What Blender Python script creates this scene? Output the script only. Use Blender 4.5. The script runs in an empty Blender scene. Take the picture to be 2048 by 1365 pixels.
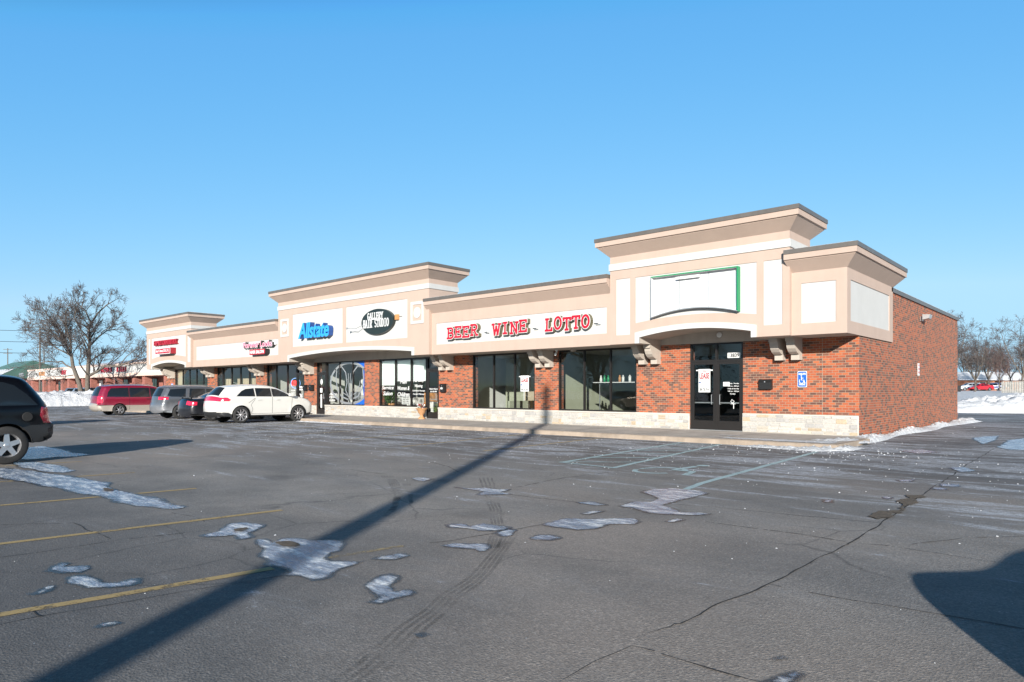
import bpy, bmesh, math, random
from mathutils import Vector, Matrix, Euler, noise
from mathutils.geometry import delaunay_2d_cdt
R = math.radians
sc = bpy.context.scene
COL = sc.collection
random.seed(7)

# ------------------------------------------------------------------ camera, sky, sun, exposure
CAM = (5.628, -21.487, 1.45)
cd = bpy.data.cameras.new('camera'); cam = bpy.data.objects.new('camera', cd); COL.objects.link(cam)
cam.location = CAM; cam.rotation_euler = (R(90), 0, R(41.627))
cd.sensor_width = 36; cd.lens = 23.995; cd.shift_y = 0.0486; cd.clip_start = 0.1; cd.clip_end = 6000
sc.camera = cam
SUN_EL, SUN_D = 16.4, Vector((-0.5460, 0.8378))        # horizontal travel direction of the rays
w = bpy.data.worlds.new("World"); sc.world = w; w.use_nodes = True
wn = w.node_tree; wn.nodes.clear()
sky = wn.nodes.new('ShaderNodeTexSky'); sky.sky_type = 'NISHITA'; sky.sun_disc = False
sky.sun_elevation = R(SUN_EL); sky.sun_rotation = R(146.9)
sky.air_density = 1.0; sky.dust_density = 0.15; sky.ozone_density = 3.0; sky.altitude = 200
bg = wn.nodes.new('ShaderNodeBackground'); bg.inputs[1].default_value = 0.11
wo = wn.nodes.new('ShaderNodeOutputWorld')
def _wm(op, a, b):
    n = wn.nodes.new('ShaderNodeMath'); n.operation = op
    for i, x in enumerate((a, b)):
        if isinstance(x, (int, float)): n.inputs[i].default_value = x
        else: wn.links.new(x, n.inputs[i])
    return n.outputs[0]
_sp = wn.nodes.new('ShaderNodeSeparateColor'); _cb = wn.nodes.new('ShaderNodeCombineColor'); wn.links.new(sky.outputs[0], _sp.inputs[0])
for i, (a_, g_, mx_) in enumerate(((.72, 1.05, .47), (.755, .53, .79), (.98, .25, 1.02))):
    k_ = .191
    v_ = _wm('POWER', _wm('MULTIPLY', _sp.outputs[i], k_), g_)
    hi_ = _wm('MULTIPLY', _wm('POWER', _wm('MULTIPLY', _sp.outputs[i], k_), 3.0), (16.0, 9.1, 3.0)[i])   # clear winter sky: deepens quickly towards the zenith
    wn.links.new(_wm('MULTIPLY', _wm('MINIMUM', _wm('MINIMUM', _wm('MULTIPLY', v_, a_), hi_), mx_), 1/k_), _cb.inputs[i])
wn.links.new(_cb.outputs[0], bg.inputs[0]); wn.links.new(bg.outputs[0], wo.inputs[0])
sl = bpy.data.lights.new('sun', 'SUN'); sl.energy = 5.0; sl.angle = R(0.53); sl.color = (1.0, 0.95, 0.88)
so = bpy.data.objects.new('sun', sl); COL.objects.link(so)
_e = R(SUN_EL)
so.rotation_euler = Vector((SUN_D.x*math.cos(_e), SUN_D.y*math.cos(_e), -math.sin(_e))).to_track_quat('-Z', 'Y').to_euler()
so.location = (20, -45, 30)
sc.view_settings.view_transform = 'Standard'; sc.view_settings.look = 'None'
sc.view_settings.exposure = 0.80; sc.view_settings.gamma = 1
sc.render.resolution_x = 1024; sc.render.resolution_y = 682

# measured rays: photo pixel (2048 wide) -> point on the ground / on a plane
F_, HY_ = 1365.0, 782.0
_v = (-math.sin(R(41.627)), math.cos(R(41.627))); _r = (math.cos(R(41.627)), math.sin(R(41.627)))
def ray(px):
    k = (px-1024)/F_; return (_v[0]+k*_r[0], _v[1]+k*_r[1])
def gpt(px, py, Z=0.0):
    t = F_*(CAM[2]-Z)/(py-HY_); d = ray(px); return (CAM[0]+d[0]*t, CAM[1]+d[1]*t)
def dpt(px, D):
    d = ray(px); return (CAM[0]+d[0]*D, CAM[1]+d[1]*D)
def dz(py, D): return CAM[2]-(py-HY_)*D/F_
def wx(px, Y=0.0):
    d = ray(px); t = (Y-CAM[1])/d[1]; return CAM[0]+d[0]*t

# ------------------------------------------------------------------ materials
def nmat(name):
    m = bpy.data.materials.new(name); m.use_nodes = True
    return m, m.node_tree, m.node_tree.nodes['Principled BSDF']
def N(t, typ, **kw):
    n = t.nodes.new(typ)
    for k, v in kw.items():
        if k in n.inputs.keys(): n.inputs[k].default_value = v
        else: setattr(n, k, v)
    return n
def L(t, a, b): t.links.new(a, b)
def ramp(t, fac, stops, interp='LINEAR'):
    n = t.nodes.new('ShaderNodeValToRGB'); n.color_ramp.interpolation = interp
    e = n.color_ramp.elements
    while len(e) > 1: e.remove(e[-1])
    e[0].position = stops[0][0]; e[0].color = (*stops[0][1], 1)
    for p, c in stops[1:]:
        q = e.new(p); q.color = (*c, 1)
    if fac is not None: L(t, fac, n.inputs[0])
    return n
def mixc(t, fac, a, b, blend='MIX'):
    n = t.nodes.new('ShaderNodeMix'); n.data_type = 'RGBA'; n.blend_type = blend
    for s, x in ((0, fac), (6, a), (7, b)):
        if isinstance(x, (int, float)): n.inputs[s].default_value = x
        elif isinstance(x, tuple): n.inputs[s].default_value = (*x, 1)
        else: L(t, x, n.inputs[s])
    return n.outputs[2]
def vmath(t, op, a, b=None):
    n = t.nodes.new('ShaderNodeMath'); n.operation = op
    for i, x in enumerate((a, b)):
        if x is None: continue
        if isinstance(x, (int, float)): n.inputs[i].default_value = x
        else: L(t, x, n.inputs[i])
    return n.outputs[0]
def noise_tex(t, scale, detail=4, rough=.55, vec=None, sc3=None):
    n = N(t, 'ShaderNodeTexNoise', Scale=scale, Detail=detail, Roughness=rough)
    if vec is None:
        c = t.nodes.new('ShaderNodeTexCoord'); vec = c.outputs['Object']
    if sc3:
        m = t.nodes.new('ShaderNodeMapping'); m.inputs['Scale'].default_value = sc3; L(t, vec, m.inputs[0]); vec = m.outputs[0]
    L(t, vec, n.inputs['Vector']); return n.outputs['Fac']
def bump(t, b, h, strength=.3, dist=.01):
    n = N(t, 'ShaderNodeBump', Strength=strength, Distance=dist); L(t, h, n.inputs['Height']); L(t, n.outputs[0], b.inputs['Normal'])
_mc = {}
def plain(name, col, rough=.6, metal=0.0, var=.12, vs=3.0, bmp=0.0, bs=40, coat=0.0):
    if name in _mc: return _mc[name]
    m, t, b = nmat(name)
    b.inputs['Roughness'].default_value = rough; b.inputs['Metallic'].default_value = metal
    if coat: b.inputs['Coat Weight'].default_value = coat; b.inputs['Coat Roughness'].default_value = .04
    if var:
        nf = noise_tex(t, vs, 5)
        r = ramp(t, nf, [(0.3, tuple(c*(1-var) for c in col)), (0.7, tuple(min(1, c*(1+var*.6)) for c in col))])
        L(t, r.outputs[0], b.inputs['Base Color'])
    else: b.inputs['Base Color'].default_value = (*col, 1)
    if bmp:
        bump(t, b, noise_tex(t, bs, 3), bmp, .01)
    _mc[name] = m; return m
def brickmat(name, bw=.183, rh=.0735, stops=None, mortar=(.30, .225, .160), ms=.0065):
    m, t, b = nmat(name)
    tc = t.nodes.new('ShaderNodeTexCoord'); sp = t.nodes.new('ShaderNodeSeparateXYZ'); L(t, tc.outputs['Object'], sp.inputs[0])
    u = vmath(t, 'ADD', sp.outputs[0], sp.outputs[1])
    cb = t.nodes.new('ShaderNodeCombineXYZ'); L(t, u, cb.inputs[0]); L(t, sp.outputs[2], cb.inputs[1])
    br = N(t, 'ShaderNodeTexBrick', Scale=1.0); br.inputs['Color1'].default_value = (0, 0, 0, 1); br.inputs['Color2'].default_value = (1, 1, 1, 1)
    br.inputs['Mortar'].default_value = (0.5, .5, .5, 1); br.inputs['Mortar Size'].default_value = ms; br.inputs['Mortar Smooth'].default_value = .25
    br.inputs['Brick Width'].default_value = bw; br.inputs['Row Height'].default_value = rh; br.offset = .5
    L(t, cb.outputs[0], br.inputs['Vector'])
    stops = stops or [(0, (.37, .084, .027)), (.22, (.32, .070, .024)), (.38, (.40, .108, .036)), (.50, (.29, .064, .026)), (.59, (.13, .058, .038)), (.70, (.062, .036, .028)), (.88, (.15, .064, .040))]
    # clustered dark bricks: shift the per-brick value by a large soft noise
    nf = noise_tex(t, .9, 2, vec=cb.outputs[0])
    val = vmath(t, 'ADD', br.outputs['Color'], vmath(t, 'MULTIPLY', vmath(t, 'SUBTRACT', nf, .5), .30))
    rp = ramp(t, val, stops, 'CONSTANT')
    fine = noise_tex(t, 25, 3, vec=cb.outputs[0])
    c1 = mixc(t, vmath(t, 'MULTIPLY', fine, .5), rp.outputs[0], (.28, .09, .05), 'MIX')
    c1 = mixc(t, .25, c1, rp.outputs[0])
    col = mixc(t, br.outputs['Fac'], c1, mortar)
    L(t, col, b.inputs['Base Color']); b.inputs['Roughness'].default_value = .85
    bump(t, b, vmath(t, 'SUBTRACT', 1.0, br.outputs['Fac']), .6, .006)
    return m
def attrmat(name, rough=.85, bs=30, bmp=.4):
    m, t, b = nmat(name)
    a = t.nodes.new('ShaderNodeAttribute'); a.attribute_name = 'Col'
    nf = noise_tex(t, 14, 5)
    r = ramp(t, nf, [(.3, (.82, .82, .82)), (.7, (1.06, 1.05, 1.03))])
    L(t, mixc(t, 1.0, a.outputs['Color'], r.outputs[0], 'MULTIPLY'), b.inputs['Base Color'])
    b.inputs['Roughness'].default_value = rough
    bump(t, b, noise_tex(t, bs, 4), bmp, .015)
    return m
def glassmat(name, tint=(.55, .6, .58), ior=1.6, rough=.0, wav=.02):
    m = bpy.data.materials.new(name); m.use_nodes = True; t = m.node_tree; t.nodes.clear()
    o = t.nodes.new('ShaderNodeOutputMaterial'); mx = t.nodes.new('ShaderNodeMixShader')
    tr = t.nodes.new('ShaderNodeBsdfTransparent'); tr.inputs[0].default_value = (*tint, 1)
    gl = t.nodes.new('ShaderNodeBsdfGlossy'); gl.inputs['Roughness'].default_value = rough; gl.inputs[0].default_value = (1, 1, 1, 1)
    fr = N(t, 'ShaderNodeFresnel', IOR=ior)
    L(t, fr.outputs[0], mx.inputs[0]); L(t, tr.outputs[0], mx.inputs[1]); L(t, gl.outputs[0], mx.inputs[2]); L(t, mx.outputs[0], o.inputs[0])
    if wav:
        bp = N(t, 'ShaderNodeBump', Strength=wav, Distance=.05); L(t, noise_tex(t, 1.2, 2), bp.inputs['Height'])
        L(t, bp.outputs[0], gl.inputs['Normal'])
    return m
def emis(name, col, s):
    m, t, b = nmat(name); b.inputs['Base Color'].default_value = (*col, 1)
    b.inputs['Emission Color'].default_value = (*col, 1); b.inputs['Emission Strength'].default_value = s; return m

def asphalt():
    m, t, b = nmat('asphalt')
    tc = t.nodes.new('ShaderNodeTexCoord'); V = tc.outputs['Object']
    big = noise_tex(t, .12, 4, vec=V); mid = noise_tex(t, .9, 6, .65, vec=V); fine = noise_tex(t, 60, 4, .8, vec=V)
    agg = N(t, 'ShaderNodeTexVoronoi', Scale=70); L(t, V, agg.inputs['Vector'])
    base = ramp(t, mid, [(.25, (.160, .147, .131)), (.55, (.217, .199, .178)), (.8, (.280, .256, .228))])
    brown = mixc(t, ramp(t, big, [(.42, (0, 0, 0)), (.62, (.7, .7, .7))]).outputs[0], base.outputs[0], (.268, .222, .184))
    sp = t.nodes.new('ShaderNodeSeparateXYZ'); L(t, V, sp.inputs[0])
    # darker newer asphalt round the east side of the building
    mr = N(t, 'ShaderNodeMapRange'); L(t, vmath(t, 'ADD', sp.outputs[1], vmath(t, 'MULTIPLY', mid, 6)), mr.inputs[0])
    mr.inputs[1].default_value = -11; mr.inputs[2].default_value = 3
    dark = mixc(t, vmath(t, 'MULTIPLY', mr.outputs[0], .75), brown, (.062, .060, .058))
    # stalls on the camera's left: darker asphalt, plus lens vignetting put into the colour
    def band(i_, lo, hi, soft):
        m1 = N(t, 'ShaderNodeMapRange'); L(t, vmath(t, 'ADD', sp.outputs[i_], vmath(t, 'MULTIPLY', vmath(t, 'SUBTRACT', mid, .5), 2.0)), m1.inputs[0]); m1.inputs[1].default_value = lo; m1.inputs[2].default_value = hi; m1.interpolation_type = 'SMOOTHSTEP'; return m1.outputs[0]
    st_ = vmath(t, 'MULTIPLY', band(0, 3.6, .3, 1), band(1, -17.2, -20.0, 1))
    dark = mixc(t, vmath(t, 'MULTIPLY', st_, .82), dark, (.082, .079, .077))
    st2 = vmath(t, 'MULTIPLY', band(1, -11.5, -8.0, 1), .62)
    dark = mixc(t, st2, dark, (.088, .083, .080))
    st3 = vmath(t, 'MULTIPLY', band(1, -17.0, -21.0, 1), .35)
    dark = mixc(t, st3, dark, (.12, .115, .11))
    damp = ramp(t, noise_tex(t, .28, 5, .6, vec=V, sc3=(.7, 1.5, 1)), [(.38, (.76, .78, .80)), (.52, (1, 1, 1)), (.68, (1.10, 1.08, 1.05))])
    dark = mixc(t, 1.0, dark, damp.outputs[0], 'MULTIPLY')
    oil = N(t, 'ShaderNodeTexVoronoi', Scale=.42, Randomness=1.0); L(t, V, oil.inputs['Vector'])
    o1 = ramp(t, vmath(t, 'ADD', oil.outputs['Distance'], vmath(t, 'MULTIPLY', mid, .25)), [(.16, (.72, .72, .72)), (.30, (1, 1, 1))])
    dark = mixc(t, 1.0, dark, o1.outputs[0], 'MULTIPLY')
    hc = N(t, 'ShaderNodeTexVoronoi', Scale=.55, Randomness=1.0, feature='DISTANCE_TO_EDGE'); wv = N(t, 'ShaderNodeTexNoise', Scale=2.2, Detail=5)
    L(t, V, wv.inputs['Vector']); L(t, mixc(t, .10, V, wv.outputs['Color'], 'LINEAR_LIGHT'), hc.inputs['Vector'])
    hcz = ramp(t, noise_tex(t, .35, 3, vec=V), [(.50, (0, 0, 0)), (.60, (1, 1, 1))])
    h1 = ramp(t, hc.outputs['Distance'], [(.0, (1, 1, 1)), (.010, (0, 0, 0))])
    dark = mixc(t, vmath(t, 'MULTIPLY', mixc(t, 1.0, h1.outputs[0], hcz.outputs[0], 'MULTIPLY'), .55), dark, (.035, .033, .03))
    sprk = ramp(t, agg.outputs['Color'], [(.0, (.55, .55, .55)), (.6, (1, 1, 1)), (.93, (1.5, 1.5, 1.5)), (1, (2.6, 2.6, 2.6))])
    spk2 = ramp(t, fine, [(.3, (.6, .6, .6)), (.52, (1, 1, 1)), (.72, (1.55, 1.55, 1.55))])
    c = mixc(t, .60, dark, sprk.outputs[0], 'MULTIPLY'); c = mixc(t, .60, c, spk2.outputs[0], 'MULTIPLY')
    # frost and salt: thin streaks drawn out along the drive aisle
    mp = t.nodes.new('ShaderNodeMapping'); mp.inputs['Scale'].default_value = (.35, 1.6, 1); mp.inputs['Rotation'].default_value = (0, 0, R(4)); L(t, V, mp.inputs[0])
    s1 = N(t, 'ShaderNodeTexNoise', Scale=1.1, Detail=9, Roughness=.72, Distortion=.6); L(t, mp.outputs[0], s1.inputs['Vector'])
    zone = noise_tex(t, .22, 2, vec=V)
    mz = N(t, 'ShaderNodeMapRange'); L(t, sp.outputs[1], mz.inputs[0]); mz.inputs[1].default_value = -17; mz.inputs[2].default_value = -8
    th = vmath(t, 'ADD', s1.outputs[0], vmath(t, 'ADD', vmath(t, 'MULTIPLY', vmath(t, 'SUBTRACT', zone, .5), .30), vmath(t, 'SUBTRACT', vmath(t, 'MULTIPLY', mz.outputs[0], .182), .050)))
    fr = ramp(t, th, [(.585, (0, 0, 0)), (.63, (.45, .45, .45)), (.70, (.85, .85, .85))])
    haze = ramp(t, th, [(.50, (0, 0, 0)), (.66, (.20, .20, .20))])
    fg = noise_tex(t, 14, 5, .8, vec=V, sc3=(.55, 1.5, 1)); grit = ramp(t, vmath(t, 'ADD', vmath(t, 'MULTIPLY', fine, .4), vmath(t, 'MULTIPLY', fg, .6)), [(.47, (.08, .08, .08)), (.55, (1, 1, 1))])
    fm = mixc(t, 1.0, fr.outputs[0], grit.outputs[0], 'MULTIPLY')
    c = mixc(t, haze.outputs[0], c, (.22, .225, .235)); c = mixc(t, fm, c, (.50, .53, .57))
    # small salt and snow grains
    gr = N(t, 'ShaderNodeTexVoronoi', Scale=16, Randomness=1.0); L(t, V, gr.inputs['Vector'])
    g1 = ramp(t, gr.outputs['Distance'], [(.05, (1, 1, 1)), (.075, (0, 0, 0))])
    gsel = ramp(t, gr.outputs['Color'], [(.0, (0, 0, 0)), (.74, (0, 0, 0)), (.76, (1, 1, 1))])
    c = mixc(t, mixc(t, 1.0, g1.outputs[0], gsel.outputs[0], 'MULTIPLY'), c, (.5, .53, .56))
    L(t, c, b.inputs['Base Color']); b.inputs['Roughness'].default_value = .82
    h = vmath(t, 'ADD', agg.outputs['Distance'], fine)
    bump(t, b, h, .55, .006)
    return m
def icemat():
    m, t, b = nmat('ice')
    tc = t.nodes.new('ShaderNodeTexCoord'); V = tc.outputs['Object']
    n1 = noise_tex(t, 5.0, 8, .72, vec=V, sc3=(.5, 1.5, 1)); n2 = noise_tex(t, 26, 5, .75, vec=V); n3 = noise_tex(t, 9, 5, .7, vec=V, sc3=(.6, 1.3, 1))
    r = ramp(t, n1, [(.32, (.085, .115, .155)), (.44, (.16, .21, .28)), (.52, (.30, .345, .41)), (.60, (.66, .685, .69))])
    g = ramp(t, n2, [(.3, (.72, .72, .72)), (.5, (1, 1, 1)), (.7, (1.3, 1.3, 1.3))])
    L(t, mixc(t, 1.0, r.outputs[0], g.outputs[0], 'MULTIPLY'), b.inputs['Base Color'])
    b.inputs['Roughness'].default_value = .24; b.inputs['Specular IOR Level'].default_value = .7
    at = t.nodes.new('ShaderNodeAttribute'); at.attribute_name = 'Edge'; e_ = at.outputs['Fac']
    k1 = vmath(t, 'ADD', vmath(t, 'MULTIPLY', e_, .62), vmath(t, 'MULTIPLY', n3, .9))
    al = ramp(t, k1, [(.62, (.0, .0, .0)), (.76, (.6, .6, .6)), (.98, (.97, .97, .97))]); L(t, al.outputs[0], b.inputs['Alpha'])
    bump(t, b, vmath(t, 'ADD', n1, n3), .8, .03)
    return m
def wetmat():
    m, t, b = nmat('wet asphalt'); b.inputs['Base Color'].default_value = (.035, .034, .034, 1); b.inputs['Roughness'].default_value = .35
    at = t.nodes.new('ShaderNodeAttribute'); at.attribute_name = 'Edge'
    k1 = vmath(t, 'ADD', vmath(t, 'MULTIPLY', at.outputs['Fac'], .8), vmath(t, 'MULTIPLY', noise_tex(t, 5, 4, .6), .7))
    r = ramp(t, k1, [(.42, (0, 0, 0)), (.85, (.75, .75, .75))]); L(t, r.outputs[0], b.inputs['Alpha']); return m
def snowmat():
    m, t, b = nmat('snow')
    n1 = noise_tex(t, 4, 6, .7); n2 = noise_tex(t, 45, 4, .8)
    r = ramp(t, n1, [(.2, (.50, .515, .53)), (.6, (.60, .605, .61))])
    L(t, r.outputs[0], b.inputs['Base Color']); b.inputs['Roughness'].default_value = .8
    b.inputs['Subsurface Weight'].default_value = 0.0
    bump(t, b, vmath(t, 'ADD', n1, vmath(t, 'MULTIPLY', n2, .4)), .9, .12)
    return m
def crackmat(name, col, lo, hi, sc_=8):
    m = bpy.data.materials.new(name); m.use_nodes = True; t = m.node_tree; b = t.nodes['Principled BSDF']
    b.inputs['Base Color'].default_value = (*col, 1); b.inputs['Roughness'].default_value = .9
    nf = noise_tex(t, sc_, 5, .7); r = ramp(t, nf, [(lo, (0, 0, 0)), (hi, (1, 1, 1))]); L(t, r.outputs[0], b.inputs['Alpha'])
    return m
def paintmat(name, col, wear=.5):
    m, t, b = nmat(name)
    nf = noise_tex(t, 9, 7, .75); n2 = noise_tex(t, 1.2, 2)
    b.inputs['Roughness'].default_value = .8
    r0 = ramp(t, noise_tex(t, 50, 3), [(.3, tuple(c*.75 for c in col)), (.7, col)]); L(t, r0.outputs[0], b.inputs['Base Color'])
    r = ramp(t, vmath(t, 'ADD', nf, vmath(t, 'MULTIPLY', vmath(t, 'SUBTRACT', n2, .5), .5)), [(wear-.10, (0.08, .08, .08)), (wear+.04, (.95, .95, .95))])
    L(t, r.outputs[0], b.inputs['Alpha'])
    return m

M = dict(
    brick=brickmat('brick'),
    asphalt=asphalt(), wet=wetmat(), ice=icemat(), snow=snowmat(),
    pink=plain('pink stucco', (.425, .320, .258), .9, var=.035, vs=1.5, bmp=.35, bs=160),
    white=plain('white stucco', (.475, .468, .445), .9, var=.03, vs=1.5, bmp=.35, bs=160),
    greyst=plain('grey stucco', (.42, .37, .315), .9, var=.05, vs=2, bmp=.3, bs=120),
    coping=plain('coping metal', (.15, .132, .115), .45, .3, var=.08),
    stone=attrmat('stone veneer'), mortar=plain('pale mortar', (.53, .49, .43), .9, var=.08, vs=8, bmp=.3),
    sill=plain('limestone sill', (.50, .46, .40), .8, var=.06, bmp=.2),
    concrete=plain('concrete', (.40, .36, .31), .9, var=.20, vs=1.3, bmp=.4, bs=60),
    kerb=plain('kerb concrete', (.33, .262, .20), .9, var=.25, vs=2.5, bmp=.4, bs=50),
    bronze=plain('dark bronze frame', (.022, .019, .017), .35, .2, var=.1),
    alu=plain('bare aluminium', (.55, .55, .54), .35, .7, var=.05),
    glass=glassmat('shop glass', (.84, .87, .86), 1.62), clear=glassmat('clear shop glass', (.90, .92, .91), 1.6), glassdark=glassmat('dark glass', (.10, .11, .11), 1.6),
    inwall=plain('interior wall', (.42, .44, .33), .9, var=.06), inwhite=plain('interior white', (.72, .72, .68), .9, var=.05),
    infloor=plain('interior floor', (.12, .10, .085), .6, var=.2), inceil=plain('ceiling tile', (.45, .45, .42), .9, var=.1),
    indark=plain('dark partition', (.05, .048, .045), .8, var=.1),
    shade=plain('roller shade', (.74, .80, .77), .9, var=.03), blind=plain('vertical blind', (.50, .42, .30), .9, var=.05),
    wood=plain('orange wood', (.50, .23, .08), .5, var=.2), red=plain('sign red', (.40, .008, .024), .4, var=.04),
    darkred=plain('sign dark red', (.28, .01, .02), .45, var=.05), trimw=plain('sign white', (.66, .66, .64), .4, var=.03),
    signside=plain('sign return', (.14, .125, .075), .5, .2, var=.1), black=plain('black', (.012, .012, .012), .5, var=.05),
    blue=plain('sign blue', (.03, .30, .72), .4, var=.04), navy=plain('navy', (.015, .06, .22), .45, var=.05),
    decal=plain('blue decal', (.01, .10, .48), .5, var=.03), grey=plain('grey metal', (.30, .32, .33), .5, .3, var=.08),
    green=plain('green frame', (.01, .22, .08), .4, var=.05), panelw=plain('acrylic white', (.62, .62, .615), .35, var=.02),
    terra=plain('terracotta', (.45, .24, .11), .8, var=.15, vs=12, bmp=.3), leaf=plain('leaf', (.06, .12, .03), .7, var=.4, vs=9),
    yellow=paintmat('yellow paint', (.42, .30, .125), .42), aqua=paintmat('aqua paint', (.38, .50, .50), .385), yellowworn=paintmat('worn yellow paint', (.36, .28, .15), .56),
    crack=crackmat('crack', (.022, .02, .018), .30, .42, 7), hair=crackmat('hair crack', (.03, .027, .025), .42, .55, 5),
    tyremark=crackmat('tyre mark', (.10, .09, .08), .42, 1.25, 1.3), gravel=plain('gravel', (.10, .075, .05), .95, var=.5, vs=25, bmp=.8),
    bark=plain('bark', (.125, .105, .085), .95, var=.3, vs=6, bmp=.6, bs=20), twig=plain('twig', (.085, .070, .064), .95, var=.25, vs=2),
    twigr=plain('russet twig', (.125, .072, .062), .95, var=.25, vs=2),
)
def weather(m, amt=.10):      # faint run-off streaks and grime, the stucco's own
    t = m.node_tree; b = t.nodes['Principled BSDF']; src = b.inputs['Base Color'].links[0].from_socket
    n1 = noise_tex(t, 1.6, 5, .65, sc3=(2.2, 2.2, .22)); n2 = noise_tex(t, .5, 4, .6)
    r = ramp(t, vmath(t, 'ADD', vmath(t, 'MULTIPLY', n1, .6), vmath(t, 'MULTIPLY', n2, .4)), [(.36, (1-amt, 1-amt*1.05, 1-amt*1.15)), (.56, (1, 1, 1))])
    L(t, mixc(t, 1.0, src, r.outputs[0], 'MULTIPLY'), b.inputs['Base Color'])
for k_, a_ in (('pink', .045), ('white', .04), ('greyst', .10), ('kerb', .2), ('concrete', .2), ('coping', .15)): weather(M[k_], a_)
# ------------------------------------------------------------------ mesh helpers
class MB:
    def __init__(s): s.v = []; s.f = []; s.m = []; s.c = []; s.mats = []
    def mi(s, m):
        if m not in s.mats: s.mats.append(m)
        return s.mats.index(m)
    def add(s, vs, fs, mat, col=None):
        o = len(s.v); s.v += [tuple(v) for v in vs]; k = s.mi(mat)
        for f in fs: s.f.append(tuple(i+o for i in f)); s.m.append(k); s.c.append(col)
    def quad(s, a, b, c, d, mat, col=None): s.add([a, b, c, d], [(0, 1, 2, 3)], mat, col)
    def box(s, x0, x1, y0, y1, z0, z1, mat, col=None, skip=''):
        v = [(x0, y0, z0), (x1, y0, z0), (x1, y1, z0), (x0, y1, z0), (x0, y0, z1), (x1, y0, z1), (x1, y1, z1), (x0, y1, z1)]
        fs = {'b': (0, 3, 2, 1), 't': (4, 5, 6, 7), 's': (0, 1, 5, 4), 'e': (1, 2, 6, 5), 'n': (2, 3, 7, 6), 'w': (3, 0, 4, 7)}
        s.add(v, [f for k, f in fs.items() if k not in skip], mat, col)
    def prism(s, poly, axis, a, b, mat, col=None):     # poly of 2D points extruded along axis from a to b
        def P(p, t): return {'x': (t, p[0], p[1]), 'y': (p[0], t, p[1]), 'z': (p[0], p[1], t)}[axis]
        n = len(poly)
        s.add([P(p, a) for p in poly]+[P(p, b) for p in poly], [tuple(range(n))[::-1], tuple(range(n, 2*n))]+[(i, (i+1) % n, n+(i+1) % n, n+i) for i in range(n)], mat, col)
    def tube(s, pts, rads, n, mat, cap=True):
        rings = []; o = len(s.v); k = s.mi(mat); prev = None
        for i, p in enumerate(pts):
            p = Vector(p); d = (Vector(pts[min(i+1, len(pts)-1)])-Vector(pts[max(i-1, 0)])).normalized()
            a = d.cross(Vector((0, 0, 1)) if abs(d.z) < .9 else Vector((1, 0, 0))).normalized()
            if prev is not None:
                a = (prev - d*prev.dot(d)); a = a.normalized() if a.length > 1e-4 else d.orthogonal().normalized()
            prev = a; b = d.cross(a); r = rads[i] if hasattr(rads, '__len__') else rads
            for j in range(n):
                an = 2*math.pi*j/n; q = p+(a*math.cos(an)+b*math.sin(an))*r; s.v.append(tuple(q))
        for i in range(len(pts)-1):
            for j in range(n):
                s.f.append((o+i*n+j, o+i*n+(j+1) % n, o+(i+1)*n+(j+1) % n, o+(i+1)*n+j)); s.m.append(k); s.c.append(None)
        if cap:
            s.f.append(tuple(o+j for j in range(n))[::-1]); s.m.append(k); s.c.append(None)
            e = o+(len(pts)-1)*n; s.f.append(tuple(e+j for j in range(n))); s.m.append(k); s.c.append(None)
    def lathe(s, prof, n, mat, c=(0, 0, 0), axis='z'):
        o = len(s.v); k = s.mi(mat)
        for r, h in prof:
            for j in range(n):
                a = 2*math.pi*j/n; x, y = r*math.cos(a), r*math.sin(a)
                s.v.append({'z': (c[0]+x, c[1]+y, c[2]+h), 'y': (c[0]+x, c[1]+h, c[2]+y), 'x': (c[0]+h, c[1]+x, c[2]+y)}[axis])
        for i in range(len(prof)-1):
            for j in range(n):
                s.f.append((o+i*n+j, o+i*n+(j+1) % n, o+(i+1)*n+(j+1) % n, o+(i+1)*n+j)); s.m.append(k); s.c.append(None)
    def build(s, name, parent=None, smooth=False, fixn=True, ang=None):
        me = bpy.data.meshes.new(name); me.from_pydata(s.v, [], s.f)
        for m in s.mats: me.materials.append(m)
        me.polygons.foreach_set('material_index', s.m)
        if any(c is not None for c in s.c):
            at = me.color_attributes.new('Col', 'FLOAT_COLOR', 'CORNER'); buf = []
            for f, c in zip(s.f, s.c): buf += list((*(c or (.7, .7, .7)), 1))*len(f)
            at.data.foreach_set('color', buf)
        if fixn:
            bm = bmesh.new(); bm.from_mesh(me)
            bmesh.ops.recalc_face_normals(bm, faces=bm.faces); bm.to_mesh(me); bm.free()
        if smooth:
            me.polygons.foreach_set('use_smooth', [True]*len(me.polygons))
            if ang: me.set_sharp_from_angle(angle=R(ang))
        me.update()
        o = bpy.data.objects.new(name, me); COL.objects.link(o)
        if parent: o.parent = parent
        return o
def tag(o, label=None, cat=None, group=None, kind=None):
    if label: o['label'] = label
    if cat: o['category'] = cat
    if group: o['group'] = group
    if kind: o['kind'] = kind
    return o
def thing(name, label, cat, loc=(0, 0, 0), rz=0, group=None):
    o = bpy.data.objects.new(name, None); COL.objects.link(o); o.location = loc; o.rotation_euler = (0, 0, rz)
    return tag(o, label, cat, group)
def lab(o, l): o['label'] = l; return o
def dup(root, loc, rz, label, group=None, scale=1.0, cat=None):
    r = root.copy(); COL.objects.link(r); r.location = loc; r.rotation_euler = (0, 0, rz); r['label'] = label; r.scale = (scale,)*3
    if group: r['group'] = group
    if cat: r['category'] = cat
    for ch in list(root.children):
        c = ch.copy(); COL.objects.link(c); c.parent = r
        for g in ch.children:
            d = g.copy(); COL.objects.link(d); d.parent = c
    return r
def inpoly(x, y, P):
    c = False; n = len(P)
    for i in range(n):
        x0, y0 = P[i]; x1, y1 = P[i-1]
        if (y0 > y) != (y1 > y) and x < (x1-x0)*(y-y0)/(y1-y0)+x0: c = not c
    return c
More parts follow.
